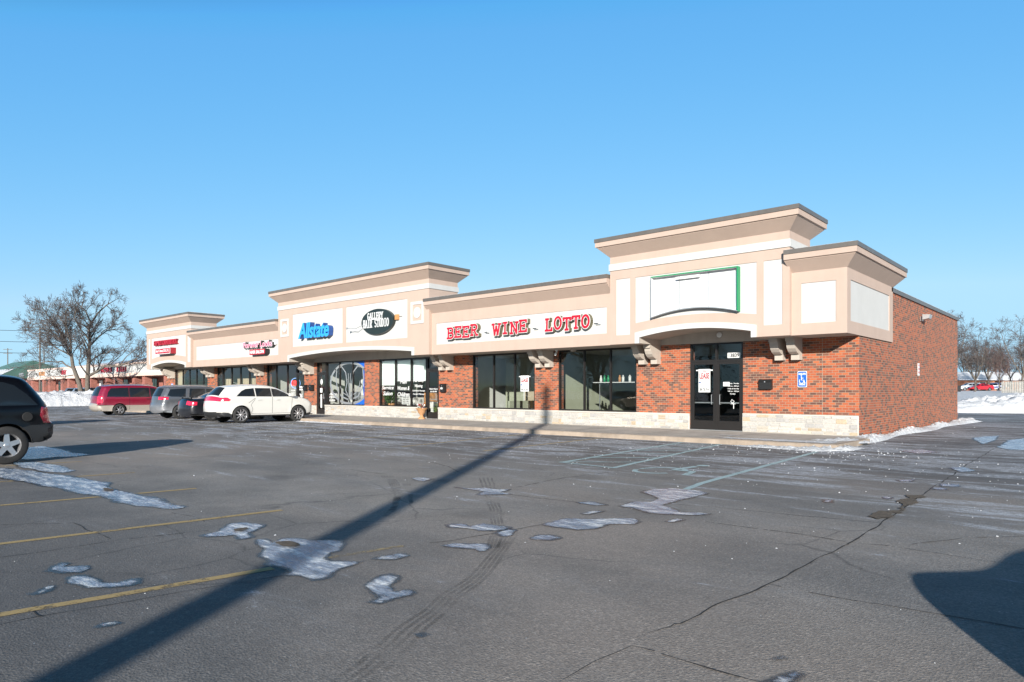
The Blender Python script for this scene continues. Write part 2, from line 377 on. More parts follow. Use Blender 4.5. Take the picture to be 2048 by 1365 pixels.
def tri(outer, holes=(), extra=()):
    vs = []; es = []
    for P in [outer, *holes]:
        o = len(vs); vs += [Vector(p) for p in P]; es += [(o+i, o+(i+1) % len(P)) for i in range(len(P))]
    vs += [Vector(p) for p in extra]
    V, E_, Fs, *_ = delaunay_2d_cdt(vs, es, [], 0, 1e-5)
    out = []
    for f in Fs:
        x = sum(V[i].x for i in f)/3; y = sum(V[i].y for i in f)/3
        if inpoly(x, y, outer) and not any(inpoly(x, y, h) for h in holes): out.append(tuple(f))
    return V, out
def facade(mb, outer, holes, y, mat, back):      # vertical sheet at y with holes; hole rims run back to y=back
    V, fs = tri(outer, holes); mb.add([(p.x, y, p.y) for p in V], fs, mat)
    for h in holes:
        n = len(h)
        for i in range(n):
            a, b = h[i], h[(i+1) % n]; mb.quad((a[0], y, a[1]), (b[0], y, b[1]), (b[0], back, b[1]), (a[0], back, a[1]), mat)
def sheet(name, polys, mat, z, parent=None, kind=None, jit=0.0):
    mb = MB()
    for P in polys:
        if jit: P = rough_edge(P, jit)
        V, fs = tri(P); mb.add([(p.x, p.y, z) for p in V], fs, mat)
    o = mb.build(name, parent)
    me = o.data
    bm = bmesh.new(); bm.from_mesh(me)
    for f in bm.faces:
        if f.normal.z < 0: f.normal_flip()
    bm.to_mesh(me); bm.free()
    if kind: o['kind'] = kind
    return o
def rough_edge(P, j):
    out = []
    n = len(P)
    for i in range(n):
        a = Vector(P[i]); b = Vector(P[(i+1) % n]); d = b-a; k = max(2, min(40, int(d.length/.05)))
        nrm = Vector((-d.y, d.x)); nrm = nrm.normalized() if nrm.length else nrm
        for q in range(k):
            t = q/k; p = a+d*t
            s = noise.noise(Vector((p.x*3.1, p.y*3.1, 3)))*1.6+noise.noise(Vector((p.x*9, p.y*9, 7)))
            p = p+nrm*s*j*(1.0 if q else .3)
            out.append((p.x, p.y))
    return out
def strip_poly(pts, wd, jit=0.0, step=.12):
    P = []
    for i in range(len(pts)-1):
        a = Vector(pts[i]); b = Vector(pts[i+1]); k = max(1, int((b-a).length/step))
        for q in range(k): P.append(a+(b-a)*q/k)
    P.append(Vector(pts[-1])); out = []
    for i, p in enumerate(P):
        if jit and 0 < i < len(P)-1:
            p = p+Vector((noise.noise(Vector((p.x*2.3, p.y*2.3, 1))), noise.noise(Vector((p.x*2.3, p.y*2.3, 9)))))*jit
        out.append(p)
    return out
def ribbon(mb, pts, wd, z, mat, jit=0.0, wj=0.0, step=.12):
    P = strip_poly(pts, wd, jit, step); vs = []; fs = []
    for i, p in enumerate(P):
        d = P[min(i+1, len(P)-1)]-P[max(i-1, 0)]; n = Vector((-d.y, d.x)).normalized()
        w_ = wd*.5*(1+wj*noise.noise(Vector((p.x*5, p.y*5, 4))))
        vs += [(p.x+n.x*w_, p.y+n.y*w_, z), (p.x-n.x*w_, p.y-n.y*w_, z)]
        if i: k = 2*i; fs.append((k-1, k+1, k, k-2))
    mb.add(vs, fs, mat)

# ------------------------------------------------------------------ ground, lot, markings
def ground_z(x, y):
    # the field behind and to the right of the building rises gently
    d = max(0.0, y-36)
    return -0.02 + min(1.45, d*0.0155) + (0.0 if d == 0 else .12*noise.noise(Vector((x*.05, y*.05, 0))))
def build_ground():
    mb = MB(); xs = [-1500, -700, -350, -200, -150]+[-120+6*i for i in range(41)]+[150, 220, 400, 800, 1500]
    ys = [-1500, -600, -200, -100, -60, 0, 36]+[42+7*i for i in range(24)]+[230, 300, 500, 900, 2000]
    vs = [(x, y, ground_z(x, y)) for y in ys for x in xs]; nx = len(xs)
    mb.add(vs, [(j*nx+i, j*nx+i+1, (j+1)*nx+i+1, (j+1)*nx+i) for j in range(len(ys)-1) for i in range(nx-1)], M['snow'])
    o = mb.build('ground', smooth=True); o['kind'] = 'structure'
    # asphalt lot: a fine sheet near the camera so that it can dip and swell very slightly
    lot = MB(); P = [(-69, -70), (60, -70), (60, 36), (-52, 36), (-52, 24), (-69, 24)]
    V, fs = tri(P); lot.add([(p.x, p.y, 0.0) for p in V], fs, M['asphalt'])
    o = lot.build('parking_lot'); o['kind'] = 'structure'
    for p in o.data.polygons:
        pass
    bm = bmesh.new(); bm.from_mesh(o.data)
    for f in bm.faces:
        if f.normal.z < 0: f.normal_flip()
    bm.to_mesh(o.data); bm.free()
build_ground()
def A(x, y): return gpt(x/2.703, 860+y/2.703)
def B(x, y): return gpt(700+x/2.703, 860+y/2.703)
def Cc(x, y): return gpt(1348+x/2.4157, 800+y/2.4157)
def AA(l): return [A(*p) for p in l]
def BB(l): return [B(*p) for p in l]
def CC(l): return [Cc(*p) for p in l]
# painted stall lines
ln = MB(); Z1 = .0045
Lx = lambda p, q, e=0.0: [(p[0]-(q[0]-p[0])*e, p[1]-(q[1]-p[1])*e), q]
ribbon(ln, [(-2.95, -24.3), (-2.28, -19.88), (-1.96, -17.15)], .10, Z1, M['yellow'], .01)
ribbon(ln, [(-.15, -24.0), (0.23, -20.39), (0.47, -18.62)], .10, Z1, M['yellow'], .01); ribbon(ln, [(0.49, -18.2), (0.64, -17.40)], .07, Z1, M['yellowworn'], .01)
ribbon(ln, [(-5.5, -24.0), (-4.93, -19.34), (-4.59, -17.03)], .10, Z1, M['yellow'], .01)
ribbon(ln, [(-8.3, -23.5), (-7.52, -17.77), (-7.39, -16.89)], .10, Z1, M['yellow'], .01)
for k in range(1, 8):
    ribbon(ln, [(-8.3-2.85*k, -23.5), (-7.39-2.85*k, -16.89)], .10, Z1, M['yellow'], .01)
for k in range(1, 5):
    ribbon(ln, [(-.15+2.8*k, -27.0), (-.05+2.8*k, -22.0)], .10, Z1, M['yellow'], .01)
ribbon(ln, [(-5.8, -9.67), (-6.21, -4.05)], .10, Z1, M['yellow'], .01)
ribbon(ln, [(-8.24, -10.18), (-9.19, -4.31)], .10, Z1, M['yellow'], .01)
ribbon(ln, [(-11.5, -9.8), (-12.2, -4.64)], .10, Z1, M['yellow'], .01)
for k in range(1, 12): ribbon(ln, [(-11.6-3.1*k, -9.8), (-12.2-3.1*k, -4.6)], .10, Z1, M['yellow'], .01)
o = ln.build('parking_lines'); o['kind'] = 'structure'
ln = MB(); q = M['aqua']
h1a, h1b = (-2.78, -10.55), (-3.52, -4.0); h2a, h2b = (-1.47, -10.59), (-2.40, -4.0)
ribbon(ln, [h1a, h1b], .11, Z1, q, .008); ribbon(ln, [h2a, h2b], .11, Z1, q, .008)
ribbon(ln, [(0.9, -12.4), (0.75, -11.56), (0.28, -4.6)], .11, Z1, q, .008); ribbon(ln, [(-2.85, -10.50), (-1.40, -10.66)], .09, Z1+.004, q)
lerp = lambda a, b, t: (a[0]+(b[0]-a[0])*t, a[1]+(b[1]-a[1])*t)
for k in range(6):
    t0 = .02+.165*k; a = lerp(h1a, h1b, t0); b = lerp(h2a, h2b, t0+.15)
    ribbon(ln, [a, b], .08, Z1+.004, q, .005)
def isa(u, v): return (-.45+u*.95+v*.12, -10.3+v*1.2)       # the painted wheelchair symbol
for s0, s1 in ((20, 200), (200, 330)):
    ribbon(ln, [isa(-.15+.42*math.cos(R(a_)), .42*math.sin(R(a_))-.1) for a_ in range(s0, s1, 18)], .10, Z1, q)
ribbon(ln, [isa(-.05, .75), isa(-.02, .1), isa(.4, .08), isa(.6, -.4)], .12, Z1+.002, q)
sheetv = [isa(-.05+.13*math.cos(R(a_)), .95+.10*math.sin(R(a_))) for a_ in range(0, 360, 30)]
ln.add([(p[0], p[1], Z1) for p in sheetv], [tuple(range(12))], q)
o = ln.build('accessible_bay_lines'); o['kind'] = 'structure'
# cracks and joints in the asphalt
ck = MB(); K = M['crack']
for pts, wd in [
    (CC([(0, 1085), (130, 1040), (240, 980), (390, 920), (450, 888), (540, 850), (640, 795), (840, 700)]), .034),
    (CC([(840, 700), (960, 625), (1100, 530), (1240, 430)]), .05), (CC([(1240, 430), (1340, 370), (1420, 310), (1560, 230)]), .04),
    (CC([(-180, 1150), (0, 1085)]), .018),
    (CC([(450, 892), (520, 905)]), .03), (CC([(650, 930), (870, 970), (1240, 1030), (1480, 1070), (1800, 1125)]), .028),
    (BB([(1520, 1170), (1130, 1365), (1000, 1440)]), .014), (BB([(1520, 1170), (1650, 1200)]), .016), (CC([(-60, 1230), (0, 1250), (130, 1285), (300, 1335), (440, 1375), (600, 1420)]), .034),
    (CC([(0, 505), (300, 530), (560, 555), (1000, 597)]), .028), (CC([(1030, 705), (1260, 740), (1500, 778), (1691, 800)]), .022),
    (AA([(-60, 1065), (0, 1055), (230, 1010), (600, 945), (1100, 860), (1540, 790)]), .018), (AA([(0, 690), (300, 650), (620, 600)]), .022),
    (AA([(400, 505), (510, 555), (600, 590)]), .022), (AA([(190, 955), (205, 985), (230, 1012)]), .03),
    (BB([(430, 612), (560, 600), (780, 560), (1040, 515)]), .03), (BB([(1400, 182), (1620, 190), (1892, 215)]), .05), (BB([(0, 215), (90, 230), (190, 240)]), .06)]:
    ribbon(ck, pts, wd*.34, .004, K, .03, 1.2, .04)
for pts, wd in [(CC([(150, 590), (600, 650), (850, 690), (1030, 705)]), .03), (CC([(1150, 700), (1400, 668), (1691, 660)]), .02), (AA([(0, 515), (400, 505)]), .02),
    (AA([(620, 600), (900, 570), (1140, 545)]), .02), (BB([(890, 355), (1200, 390), (1400, 410)]), .03), (BB([(870, 315), (1150, 262), (1400, 230)]), .03),
    (BB([(410, 170), (520, 195), (620, 240)]), .03), (AA([(930, 450), (1040, 470), (1100, 500)]), .02)]:
    ribbon(ck, pts, wd*.6, .004, M['hair'], .04, .9, .05)
o = ck.build('asphalt_cracks', fixn=False); o['kind'] = 'structure'
tm = MB()
for k in range(5):
    ribbon(tm, BB([(170+14*k, 250), (215+12*k, 290), (245+9*k, 350), (232+6*k, 410), (180+8*k, 470)]), .028, .003, M['tyremark'], .02, .4)
for k in range(4):
    ribbon(tm, BB([(700+22*k, 260), (740+20*k, 370), (765+18*k, 460), (770+18*k, 560), (740+20*k, 640)]), .028, .003, M['tyremark'], .02, .4)
    ribbon(tm, BB([(850+18*k, 540), (790+22*k, 650), (660+30*k, 780), (460+40*k, 920), (150+55*k, 1180), (-150+70*k, 1400)]), .028, .003, M['tyremark'], .03, .4)
    ribbon(tm, BB([(285+12*k, 290), (320+6*k, 350), (325+4*k, 400)]), .028, .003, M['tyremark'], .02, .4)
o = tm.build('tyre_marks', fixn=False); o['kind'] = 'structure'
sheet('asphalt_pothole', [CC([(935, 565), (960, 550), (1050, 545), (1100, 520), (1070, 495), (1120, 480), (1160, 465), (1200, 470), (1150, 505), (1090, 545), (1050, 575), (980, 580)])], M['gravel'], .012, kind='structure', jit=.08)
# ice
ICE = [
 AA([(1385, 600), (1420, 592), (1480, 610), (1530, 587), (1620, 590), (1700, 600), (1830, 600), (1862, 622), (1850, 655), (1790, 672), (1750, 700), (1790, 715), (1892, 712), (1950, 712), (2040, 690), (2180, 668), (2215, 686), (2140, 706), (1990, 704), (1920, 735), (1830, 760), (1780, 800), (1700, 820), (1620, 795), (1530, 790), (1570, 770), (1520, 745), (1440, 735), (1455, 712), (1400, 680), (1415, 650)]),
 AA([(1085, 575), (1180, 550), (1240, 510), (1330, 502), (1437, 518), (1400, 545), (1350, 560), (1355, 585), (1300, 595), (1260, 575), (1200, 578), (1120, 582)]),
 AA([(-300, 190), (0, 205), (120, 215), (300, 240), (400, 255), (520, 275), (610, 290), (590, 310), (640, 330), (740, 345), (860, 375), (960, 410), (1015, 415), (970, 435), (900, 432), (820, 425), (720, 415), (620, 395), (560, 370), (450, 350), (330, 325), (200, 300), (80, 275), (0, 265), (-300, 240)]),
 AA([(60, 178), (200, 175), (330, 195), (410, 220), (360, 235), (250, 230), (100, 205)]),
 AA([(-100, 110), (120, 100), (230, 88), (330, 105), (400, 125), (500, 135), (420, 145), (300, 150), (200, 160), (130, 163), (0, 150)]),
 AA([(345, 835), (375, 800), (440, 788), (530, 805), (560, 830), (640, 830), (745, 805), (745, 835), (690, 850), (600, 858), (470, 862), (420, 845)]),
 AA([(275, 765), (290, 740), (345, 720), (385, 725), (350, 745), (470, 738), (497, 752), (440, 775), (340, 775), (300, 765)]),
 AA([(120, 895), (200, 885), (240, 860), (290, 840), (295, 852), (260, 875), (210, 892)]),
 AA([(490, 1080), (530, 1050), (650, 1045), (600, 1062), (520, 1082)]),
 BB([(70, 845), (130, 815), (200, 785), (260, 800), (220, 850), (250, 880), (300, 865), (357, 880), (340, 900), (240, 920), (180, 940), (110, 942), (160, 910), (110, 880)]),
 BB([(475, 630), (560, 615), (640, 620), (740, 620), (757, 640), (740, 658), (690, 672), (670, 650), (560, 640)]),
 BB([(525, 515), (610, 510), (650, 522), (720, 505), (780, 520), (860, 530), (840, 545), (700, 550), (620, 535), (540, 530)]),
 BB([(790, 560), (850, 540), (900, 545), (880, 575), (820, 585)]), BB([(960, 590), (1020, 572), (1090, 572), (1140, 588), (1080, 600), (990, 598)]),
 BB([(1020, 515), (1150, 480), (1300, 485), (1450, 480), (1540, 480), (1565, 500), (1540, 515), (1400, 515), (1330, 540), (1230, 545), (1150, 535), (1080, 525)]),
 BB([(1220, 395), (1300, 390), (1395, 408), (1330, 412), (1240, 402)]),
 BB([(1450, 415), (1530, 388), (1620, 392), (1660, 372), (1580, 340), (1630, 322), (1740, 318), (1892, 330), (1935, 345), (1880, 365), (1800, 380), (1700, 408), (1790, 448), (1892, 450), (1960, 458), (1880, 466), (1700, 460), (1600, 450), (1520, 425)]),
 BB([(555, 310), (640, 318), (740, 315), (800, 325), (880, 320), (820, 340), (890, 352), (760, 355), (680, 355), (720, 335), (640, 325)]),
 BB([(325, 262), (400, 258), (445, 268), (400, 282), (350, 275)]), BB([(1700, 500), (1760, 482), (1808, 488), (1750, 505)]),
 BB([(1245, 455), (1300, 442), (1400, 438), (1340, 452), (1290, 462)]), BB([(360, 1115), (385, 1105), (420, 1108), (395, 1122)]),
 CC([(450, 1258), (500, 1242), (560, 1235), (540, 1258), (460, 1266)]), CC([(420, 1372), (520, 1335), (600, 1318), (635, 1322), (600, 1345), (560, 1380), (440, 1380)]),
 CC([(1440, 185), (1500, 178), (1570, 175), (1550, 200), (1490, 215), (1460, 198)]), CC([(1560, 230), (1620, 195), (1800, 175), (1900, 240), (1691, 245), (1600, 240)]),
 CC([(1280, 408), (1390, 410), (1380, 422), (1290, 420)]), CC([(1000, 470), (1060, 470), (1050, 482), (1005, 480)]), CC([(720, 482), (765, 485), (750, 500), (725, 495)]),
 CC([(1090, 248), (1200, 240), (1280, 255), (1180, 262)]), CC([(1240, 428), (1300, 425), (1330, 438), (1260, 436)]), CC([(1330, 330), (1400, 325), (1460, 345), (1380, 352)]), CC([(1080, 388), (1180, 385), (1150, 398), (1090, 396)])]
def ice_sheet(name, polys, z, mat, grow, feather):
    vs_all = []; fs_all = []; ed = []
    for P in polys:
        area = sum(P[i-1][0]*P[i][1]-P[i][0]*P[i-1][1] for i in range(len(P))); sg = 1 if area > 0 else -1
        Q = []
        n = len(P)
        for i in range(n):
            a = Vector(P[i]); b = Vector(P[(i+1) % n]); d = b-a; k = max(2, min(60, int(d.length/.035))); nr = Vector((d.y, -d.x)).normalized()*sg
            for q in range(k):
                p = a+d*(q/k); w_ = min(1, d.length)
                s_ = noise.noise(Vector((p.x*2.6, p.y*2.6, 3)))*.05+noise.noise(Vector((p.x*8, p.y*8, 7)))*.03+noise.noise(Vector((p.x*23, p.y*23, 5)))*.012
                p = p+nr*(s_*w_+grow*(.7+1.2*noise.noise(Vector((p.x*3, p.y*3, 11)))))
                Q.append((p.x, p.y))
        xs = [p[0] for p in Q]; ys = [p[1] for p in Q]; st = max(.05, min(.16, (max(xs)-min(xs))/26)); ex = []
        y = min(ys)
        while y < max(ys):
            x = min(xs)
            while x < max(xs):
                px_, py_ = x+random.uniform(-.01, .01), y+random.uniform(-.01, .01)
                if inpoly(px_, py_, Q): ex.append((px_, py_))
                x += st
            y += st*.8
        V, fs = tri(Q, (), ex); o = len(vs_all); QV = Q
        for v in V:
            dm = min((v.x-q[0])**2+(v.y-q[1])**2 for q in QV)**.5; vs_all.append((v.x, v.y, z)); ed.append(min(1.0, dm/feather))
        for f in fs:
            a, b, c = V[f[0]], V[f[1]], V[f[2]]
            fs_all.append(tuple(i+o for i in (f if (b.x-a.x)*(c.y-a.y)-(b.y-a.y)*(c.x-a.x) > 0 else f[::-1])))
    me = bpy.data.meshes.new(name); me.from_pydata(vs_all, [], fs_all); me.materials.append(mat)
    at = me.color_attributes.new('Edge', 'FLOAT_COLOR', 'POINT'); at.data.foreach_set('color', [q for e in ed for q in (e, e, e, 1)]); me.update()
    o = bpy.data.objects.new(name, me); COL.objects.link(o); o['kind'] = 'stuff'; return o
ice_sheet('ice_patches', ICE, .0075, M['ice'], .012, .060)
ice_sheet('wet_asphalt_rims', ICE, .0055, M['wet'], .045, .07)
IS = [AA([(1490, 618), (1560, 612), (1617, 632), (1600, 642), (1520, 634)]), AA([(560, 322), (612, 330), (600, 340), (570, 336)]), AA([(1265, 548), (1330, 538), (1310, 552), (1275, 560)])]
sheet('bare_asphalt_spots', IS, M['gravel'], .022, kind='structure', jit=.04)
# loose crumbs of snow and ice
def crumbs():
    mb = MB(); rnd = random.Random(3)
    def lump(x, y, z, r):
        vs = []; a0 = rnd.random()*6
        for j in range(5): a_ = a0+j*1.257; vs.append((x+r*math.cos(a_)*rnd.uniform(.7, 1.2), y+r*math.sin(a_)*rnd.uniform(.7, 1.2), z))
        for j in range(5): a_ = a0+j*1.257; vs.append((x+.6*r*math.cos(a_), y+.6*r*math.sin(a_), z+r*rnd.uniform(.4, .8)))
        vs.append((x, y, z+r*.85)); fs = [(j, (j+1) % 5, 5+(j+1) % 5, 5+j) for j in range(5)]+[(5+j, 5+(j+1) % 5, 10) for j in range(5)]
        mb.add(vs, fs, M['snow'])
    for k in range(1300):
        x = rnd.uniform(-30, 9); y = -4.2-abs(rnd.gauss(0, 4.2)); lump(x, y, 0, rnd.uniform(.004, .015))
    for k in range(380):
        x = rnd.gauss(.1, 1.3); y = rnd.gauss(-4.3, .8) if k % 3 else rnd.uniform(-5, 0); lump(x, y, 0, .004+.022*rnd.random()**4)
    for k in range(300):
        x = rnd.uniform(.6, 14); y = rnd.uniform(-12, 28); lump(x, y, 0, .004+.018*rnd.random()**5)
    for k in range(160):
        x = rnd.uniform(-12, 6); y = rnd.uniform(-20, -8); lump(x, y, 0, rnd.uniform(.002, .007))
    o = mb.build('snow_crumbs', smooth=False); o['kind'] = 'stuff'
crumbs()

# walkway with kerb
wk = MB(); WX0, WX1, KY = -51.5, .35, -3.85
wk.box(WX0, WX1, KY+.16, -.0, -.05, .13, M['concrete'], skip='b')
o = wk.build('walkway'); o['kind'] = 'structure'
kb = MB(); prof = [(KY, -.05), (KY, .0), (KY+.03, .11), (KY+.06, .134), (KY+.158, .134), (KY+.158, -.05)]
kb.prism(prof, 'x', WX0, WX1+.16, M['kerb']); kb.box(WX1, WX1+.16, KY+.16, -.9, -.05, .134, M['kerb'], skip='b')
o = kb.build('kerb'); o['kind'] = 'structure'
jn = MB()
for k in range(20): x = WX0+2+2.6*k; ribbon(jn, [(x, KY+.02), (x, -.03)], .015, .137, K, 0)
ribbon(jn, [(WX0, KY+.62), (WX1, KY+.62)], .015, .137, K, 0, step=1)
o = jn.build('walkway_joints', fixn=False); o['kind'] = 'structure'

# snow: banks and drifts as lumpy height fields
def bank(name, path, wfun, hfun, z0=0.0, step=.35, nw=14, lump=.35, lscale=1.1, seed=0):
    mb = MB(); P = strip_poly(path, 1, 0, step); vs = []; fs = []
    for i, p in enumerate(P):
        s = i/(len(P)-1); d = P[min(i+1, len(P)-1)]-P[max(i-1, 0)]; n = Vector((-d.y, d.x)).normalized()
        wd = wfun(s); hh = hfun(s)
        for j in range(nw+1):
            t = j/nw*2-1; q = p+n*wd*.5*t; e = max(0, 1-t*t)**.62
            ends = min(1, s*len(P)*step/1.0, (1-s)*len(P)*step/1.0)
            nz = noise.noise(Vector((q.x*lscale, q.y*lscale, seed)))*.55+noise.noise(Vector((q.x*lscale*3.1, q.y*lscale*3.1, seed+5)))*.38+noise.noise(Vector((q.x*lscale*8, q.y*lscale*8, seed+9)))*.22
            z = z0-.02+hh*e*max(0.0, 1+lump*1.6*nz)*ends**.5
            vs.append((q.x+.12*hh*noise.noise(Vector((q.y*4, q.x*4, 2))), q.y, z))
    for i in range(len(P)-1):
        for j in range(nw): a = i*(nw+1)+j; fs.append((a, a+1, a+nw+2, a+nw+1))
    mb.add(vs, fs, M['snow']); o = mb.build(name, smooth=True, ang=55); o['kind'] = 'stuff'; return o
bank('snow_bank', [(-70.6, -30), (-70.2, 8)], lambda s: 4.6, lambda s: 1.32, step=.18, nw=34, lump=.24, lscale=1.3)
bank('snow_bank', [(-20, 36.2), (-2, 33.9), (4.5, 37.5), (18, 38)], lambda s: 4.5, lambda s: .72+max(0, s-.44)*4.2, step=.14, nw=44, lump=.34, lscale=1.3, seed=3)
bank('snow_drift', [(.22, -1.3), (.16, 2), (.26, 9), (.3, 14), (.42, 17.5)], lambda s: .5+.22*math.sin(s*17)+.7*max(0, s-.85)/.15, lambda s: .13+.05*math.sin(s*23)+.3*max(0, s-.85), step=.045, nw=18, lump=.55, lscale=5, seed=8)
bank('snow_drift', [(-.75, -2.5), (.1, -2.1), (.45, -1.2)], lambda s: .7, lambda s: .12, z0=.08, step=.05, nw=16, lump=.7, lscale=5, seed=2)
bank('snow_drift', [(-2.1, -4.02), (-.9, -4.1), (.1, -4.2), (.5, -3.6), (.55, -2.6)], lambda s: .42+.3*s, lambda s: .05+.07*s, step=.05, nw=14, lump=.8, lscale=5, seed=4)
bank('snow_drift', [(-24, -4.0), (-17.5, -4.05)], lambda s: .30*(1-s*.6), lambda s: .05, step=.08, nw=10, lump=.8, lscale=5, seed=4)
sheet('thin_snow', [[(-3.2, -3.1), (-2.2, -3.0), (-1.0, -2.95), (.2, -2.6), (.3, -3.6), (-.6, -3.55), (-1.5, -3.5), (-2.5, -3.35)], [(-3.3, -2.2), (-3.0, -2.0), (-2.7, -2.1), (-2.95, -2.3)]], M['snow'], .138, kind='stuff', jit=.12)
ks = MB(); rk = random.Random(5)

# ------------------------------------------------------------------ the strip mall
mall = thing('strip_mall', 'long brick and stucco strip mall with three raised towers and a pale stone base', 'building', (0, 0, 0))
ZS, YL, YT, FL = 3.05, -1.33, -1.49, .13
openings = []      # (x0, x1, kind, mullions)
wl = {k: wx(p) for k, p in dict(aR=1486, aL=1380, bR=1273, bL=1116.7, cR=1069.4, cL=945, dR=877.8, dL=852.9, eL=758, fR=729.1, fL=651.5, gL=633.2, hR=608.6, hL=593, iL=533.4, jR=512, jL=444.6, kL=433.8, lR=415.3, lw=405.5, lL=349.8).items()}
piers = [(wl['aR'], 0.0), (wl['bR'], wl['aL']), (wl['cR'], wl['bL']), (wl['dR'], wl['cL']), (wl['fR'], wl['eL']), (wl['hR'], wl['gL']), (wl['jR'], wl['iL']), (wl['lR'], wl['kL']), (-49.0, wl['lL'])]
bw_ = MB()
for a_, b_ in piers:
    bw_.box(a_, b_ if b_ < 0 else -.0, 0, .35, .0, 3.30, M['brick'])
bw_.box(-.35, 0, .35, 16.2, 0, 4.72, M['brick']); bw_.box(-.35, 0, 0, .35, 3.30, 4.72, M['brick'])
bw_.box(-49, -.35, 15.85, 16.2, 0, 4.72, M['brick']); bw_.box(-49, -48.65, .35, 15.85, 0, 4.72, M['brick'])
bw_.box(-48.65, -.35, 0, .35, 3.05, 4.72, M['greyst'])
bw_.build('brick_wall', mall)
cj = MB(); cj.box(-1.02, -1.009, -.002, .01, .72, 3.04, M['kerb']); cj.build('control_joint', mall)
# coping of the plain side and rear walls, and the flat roof
cp = MB(); cp.box(-.42, .05, 3.6, 16.27, 4.72, 4.86, M['coping']); cp.box(-49.05, -.42, 15.8, 16.27, 4.72, 4.86, M['coping']); cp.box(-49.07, -48.6, .3, 15.8, 4.72, 4.86, M['coping'])
cp.build('parapet_coping', mall)
rf = MB(); rf.box(-48.64, -.36, .36, 15.84, 4.25, 4.45, M['snow']); rf.box(-.38, .0, 3.8, 16.2, 4.862, 4.90, M['snow']); rf.build('roof', mall)

# stone veneer base, stone by stone, with a ledge under the windows
def stones(x0, x1, z0, z1, parent, seed, side=False):
    rnd = random.Random(seed); mb = MB(); y = -.075
    mb.box(x0, x1, y+.018, -.001, z0-.03, z1, M['mortar'])
    z = z0+.012
    while z < z1-.03:
        h = min(rnd.choice([.075, .095, .115, .14]), z1-.012-z)
        if z1-.012-(z+h) < .045: h = z1-.012-z
        x = x0+.01-rnd.uniform(0, .12)
        while x < x1-.02:
            l = rnd.uniform(.12, .40); a = max(x, x0+.01); b_ = min(x+l, x1-.01)
            if b_-a > .03:
                k = rnd.random()
                if k < .70: c = (.43, .41, .375)
                elif k < .88: c = (.36, .345, .325)
                elif k < .96: c = (.43, .385, .32)
                else: c = (.41, .325, .225)
                v = rnd.uniform(.88, 1.08); c = tuple(q*v for q in c)
                dz2 = h-.012; sp = rnd.random() < .25 and h > .11
                for zz, hh in (((z, dz2*.5-.006), (z+dz2*.5+.006, dz2*.5-.006)) if sp else ((z, dz2),)):
                    d = rnd.uniform(.000, .022); yy = y-d+.010; g = .007
                    o_ = [(a, y+.018, zz), (b_-.010, y+.018, zz), (b_-.010, y+.018, zz+hh), (a, y+.018, zz+hh)]
                    j = lambda: rnd.uniform(-.003, .003)
                    f = [(a+g+j(), yy, zz+g+j()), (b_-.010-g+j(), yy, zz+g+j()), (b_-.010-g+j(), yy, zz+hh-g+j()), (a+g+j(), yy, zz+hh-g+j())]
                    mb.add(o_+f, [(4, 5, 6, 7), (0, 1, 5, 4), (1, 2, 6, 5), (2, 3, 7, 6), (3, 0, 4, 7)], M['stone'], c)
            x += l
        z += h
    return mb.build('stone_base', parent)
doors = [(wl['aL'], wl['aR']), (wl['dL'], wl['dR']), (wl['gL'], wl['fL']), (wl['hL'], wl['hR']), (wl['jL']-.75, wl['jL'])]
stones(wl['aR']+.005, .0, .13, .72, mall, 1)
sid = 2
for a_, b_ in [(wl['dR'], wl['aL']), (wl['fL'], wl['dL']), (wl['hR'], wl['gL']), (wl['jL'], wl['hL']), (-49.0, wl['jL']-.75)]:
    stones(a_+.003, b_-.003, .13, .62 if True else .7, mall, sid); sid += 1
# taller stone in front of brick piers
for a_, b_ in [(wl['bR'], wl['aL']), (wl['cR'], wl['bL']), (wl['dR'], wl['cL']), (wl['fR'], wl['eL'])]:
    m_ = MB(); m_.box(a_+.004, b_-.004, -.078, -.001, .622, .675, M['sill']); m_.build('stone_cap', mall)
# windows: glass in dark frames over a pale stone sill
def window(x0, x1, mull, z0=.67, z1=ZS-.01, glass='glass', name='window'):
    w_ = MB(); y0, y1 = .03, .13
    w_.box(x0, x1, y0, y1, z0, z0+.055, M['bronze']); w_.box(x0, x1, y0, y1, z1-.06, z1, M['bronze'])
    xs = [x0]+list(mull)+[x1]
    for i, x in enumerate(xs):
        hw = .028; a = x if i == 0 else (x-2*hw if i == len(xs)-1 else x-hw)
        w_.box(a, a+2*hw, y0-.004, y1-.003, z0+.055, z1-.06, M['bronze'])
    o = w_.build('window', mall)
    for i in range(len(xs)-1):
        g = MB(); a = xs[i]+(.056 if i == 0 else .028); b_ = xs[i+1]-(.056 if i == len(xs)-2 else .028)
        g.quad((a, .075, z0+.055), (b_, .075, z0+.055), (b_, .075, z1-.06), (a, .075, z1-.06), M[glass]); g.build('glass_pane', o, fixn=False)
    s_ = MB(); s_.box(x0-.02, x1+.02, -.095, .03, z0-.05, z0-.001, M['sill']); s_.box(x0, x1, -.0, .3, .0, z0-.052, M['mortar']); s_.build('window_sill', o)
    return o
X = wx
W1 = window(wl['bL'], wl['bR'], [X(1166.8), X(1219.6)])
W2 = window(wl['cL'], wl['cR'], [X(986), X(1028)])
W3 = window(wl['eL'], wl['dL']-.03, [X(789.2), X(820.7)], glass='clear')
W4 = window(wl['fL']+.03, wl['fR'], [X(677.9), X(704.2)], glass='clear')
W5 = window(wl['iL'], wl['hL']-.03, [X(551.4), X(573.5)])
W6 = window(wl['jL']+.03, wl['jR'], [X(462), X(479.7), X(497.3)], glass='clear')
W7 = window(wl['lL'], wl['lR'], [X(364.5), X(378), X(391.8), wl['lw']])
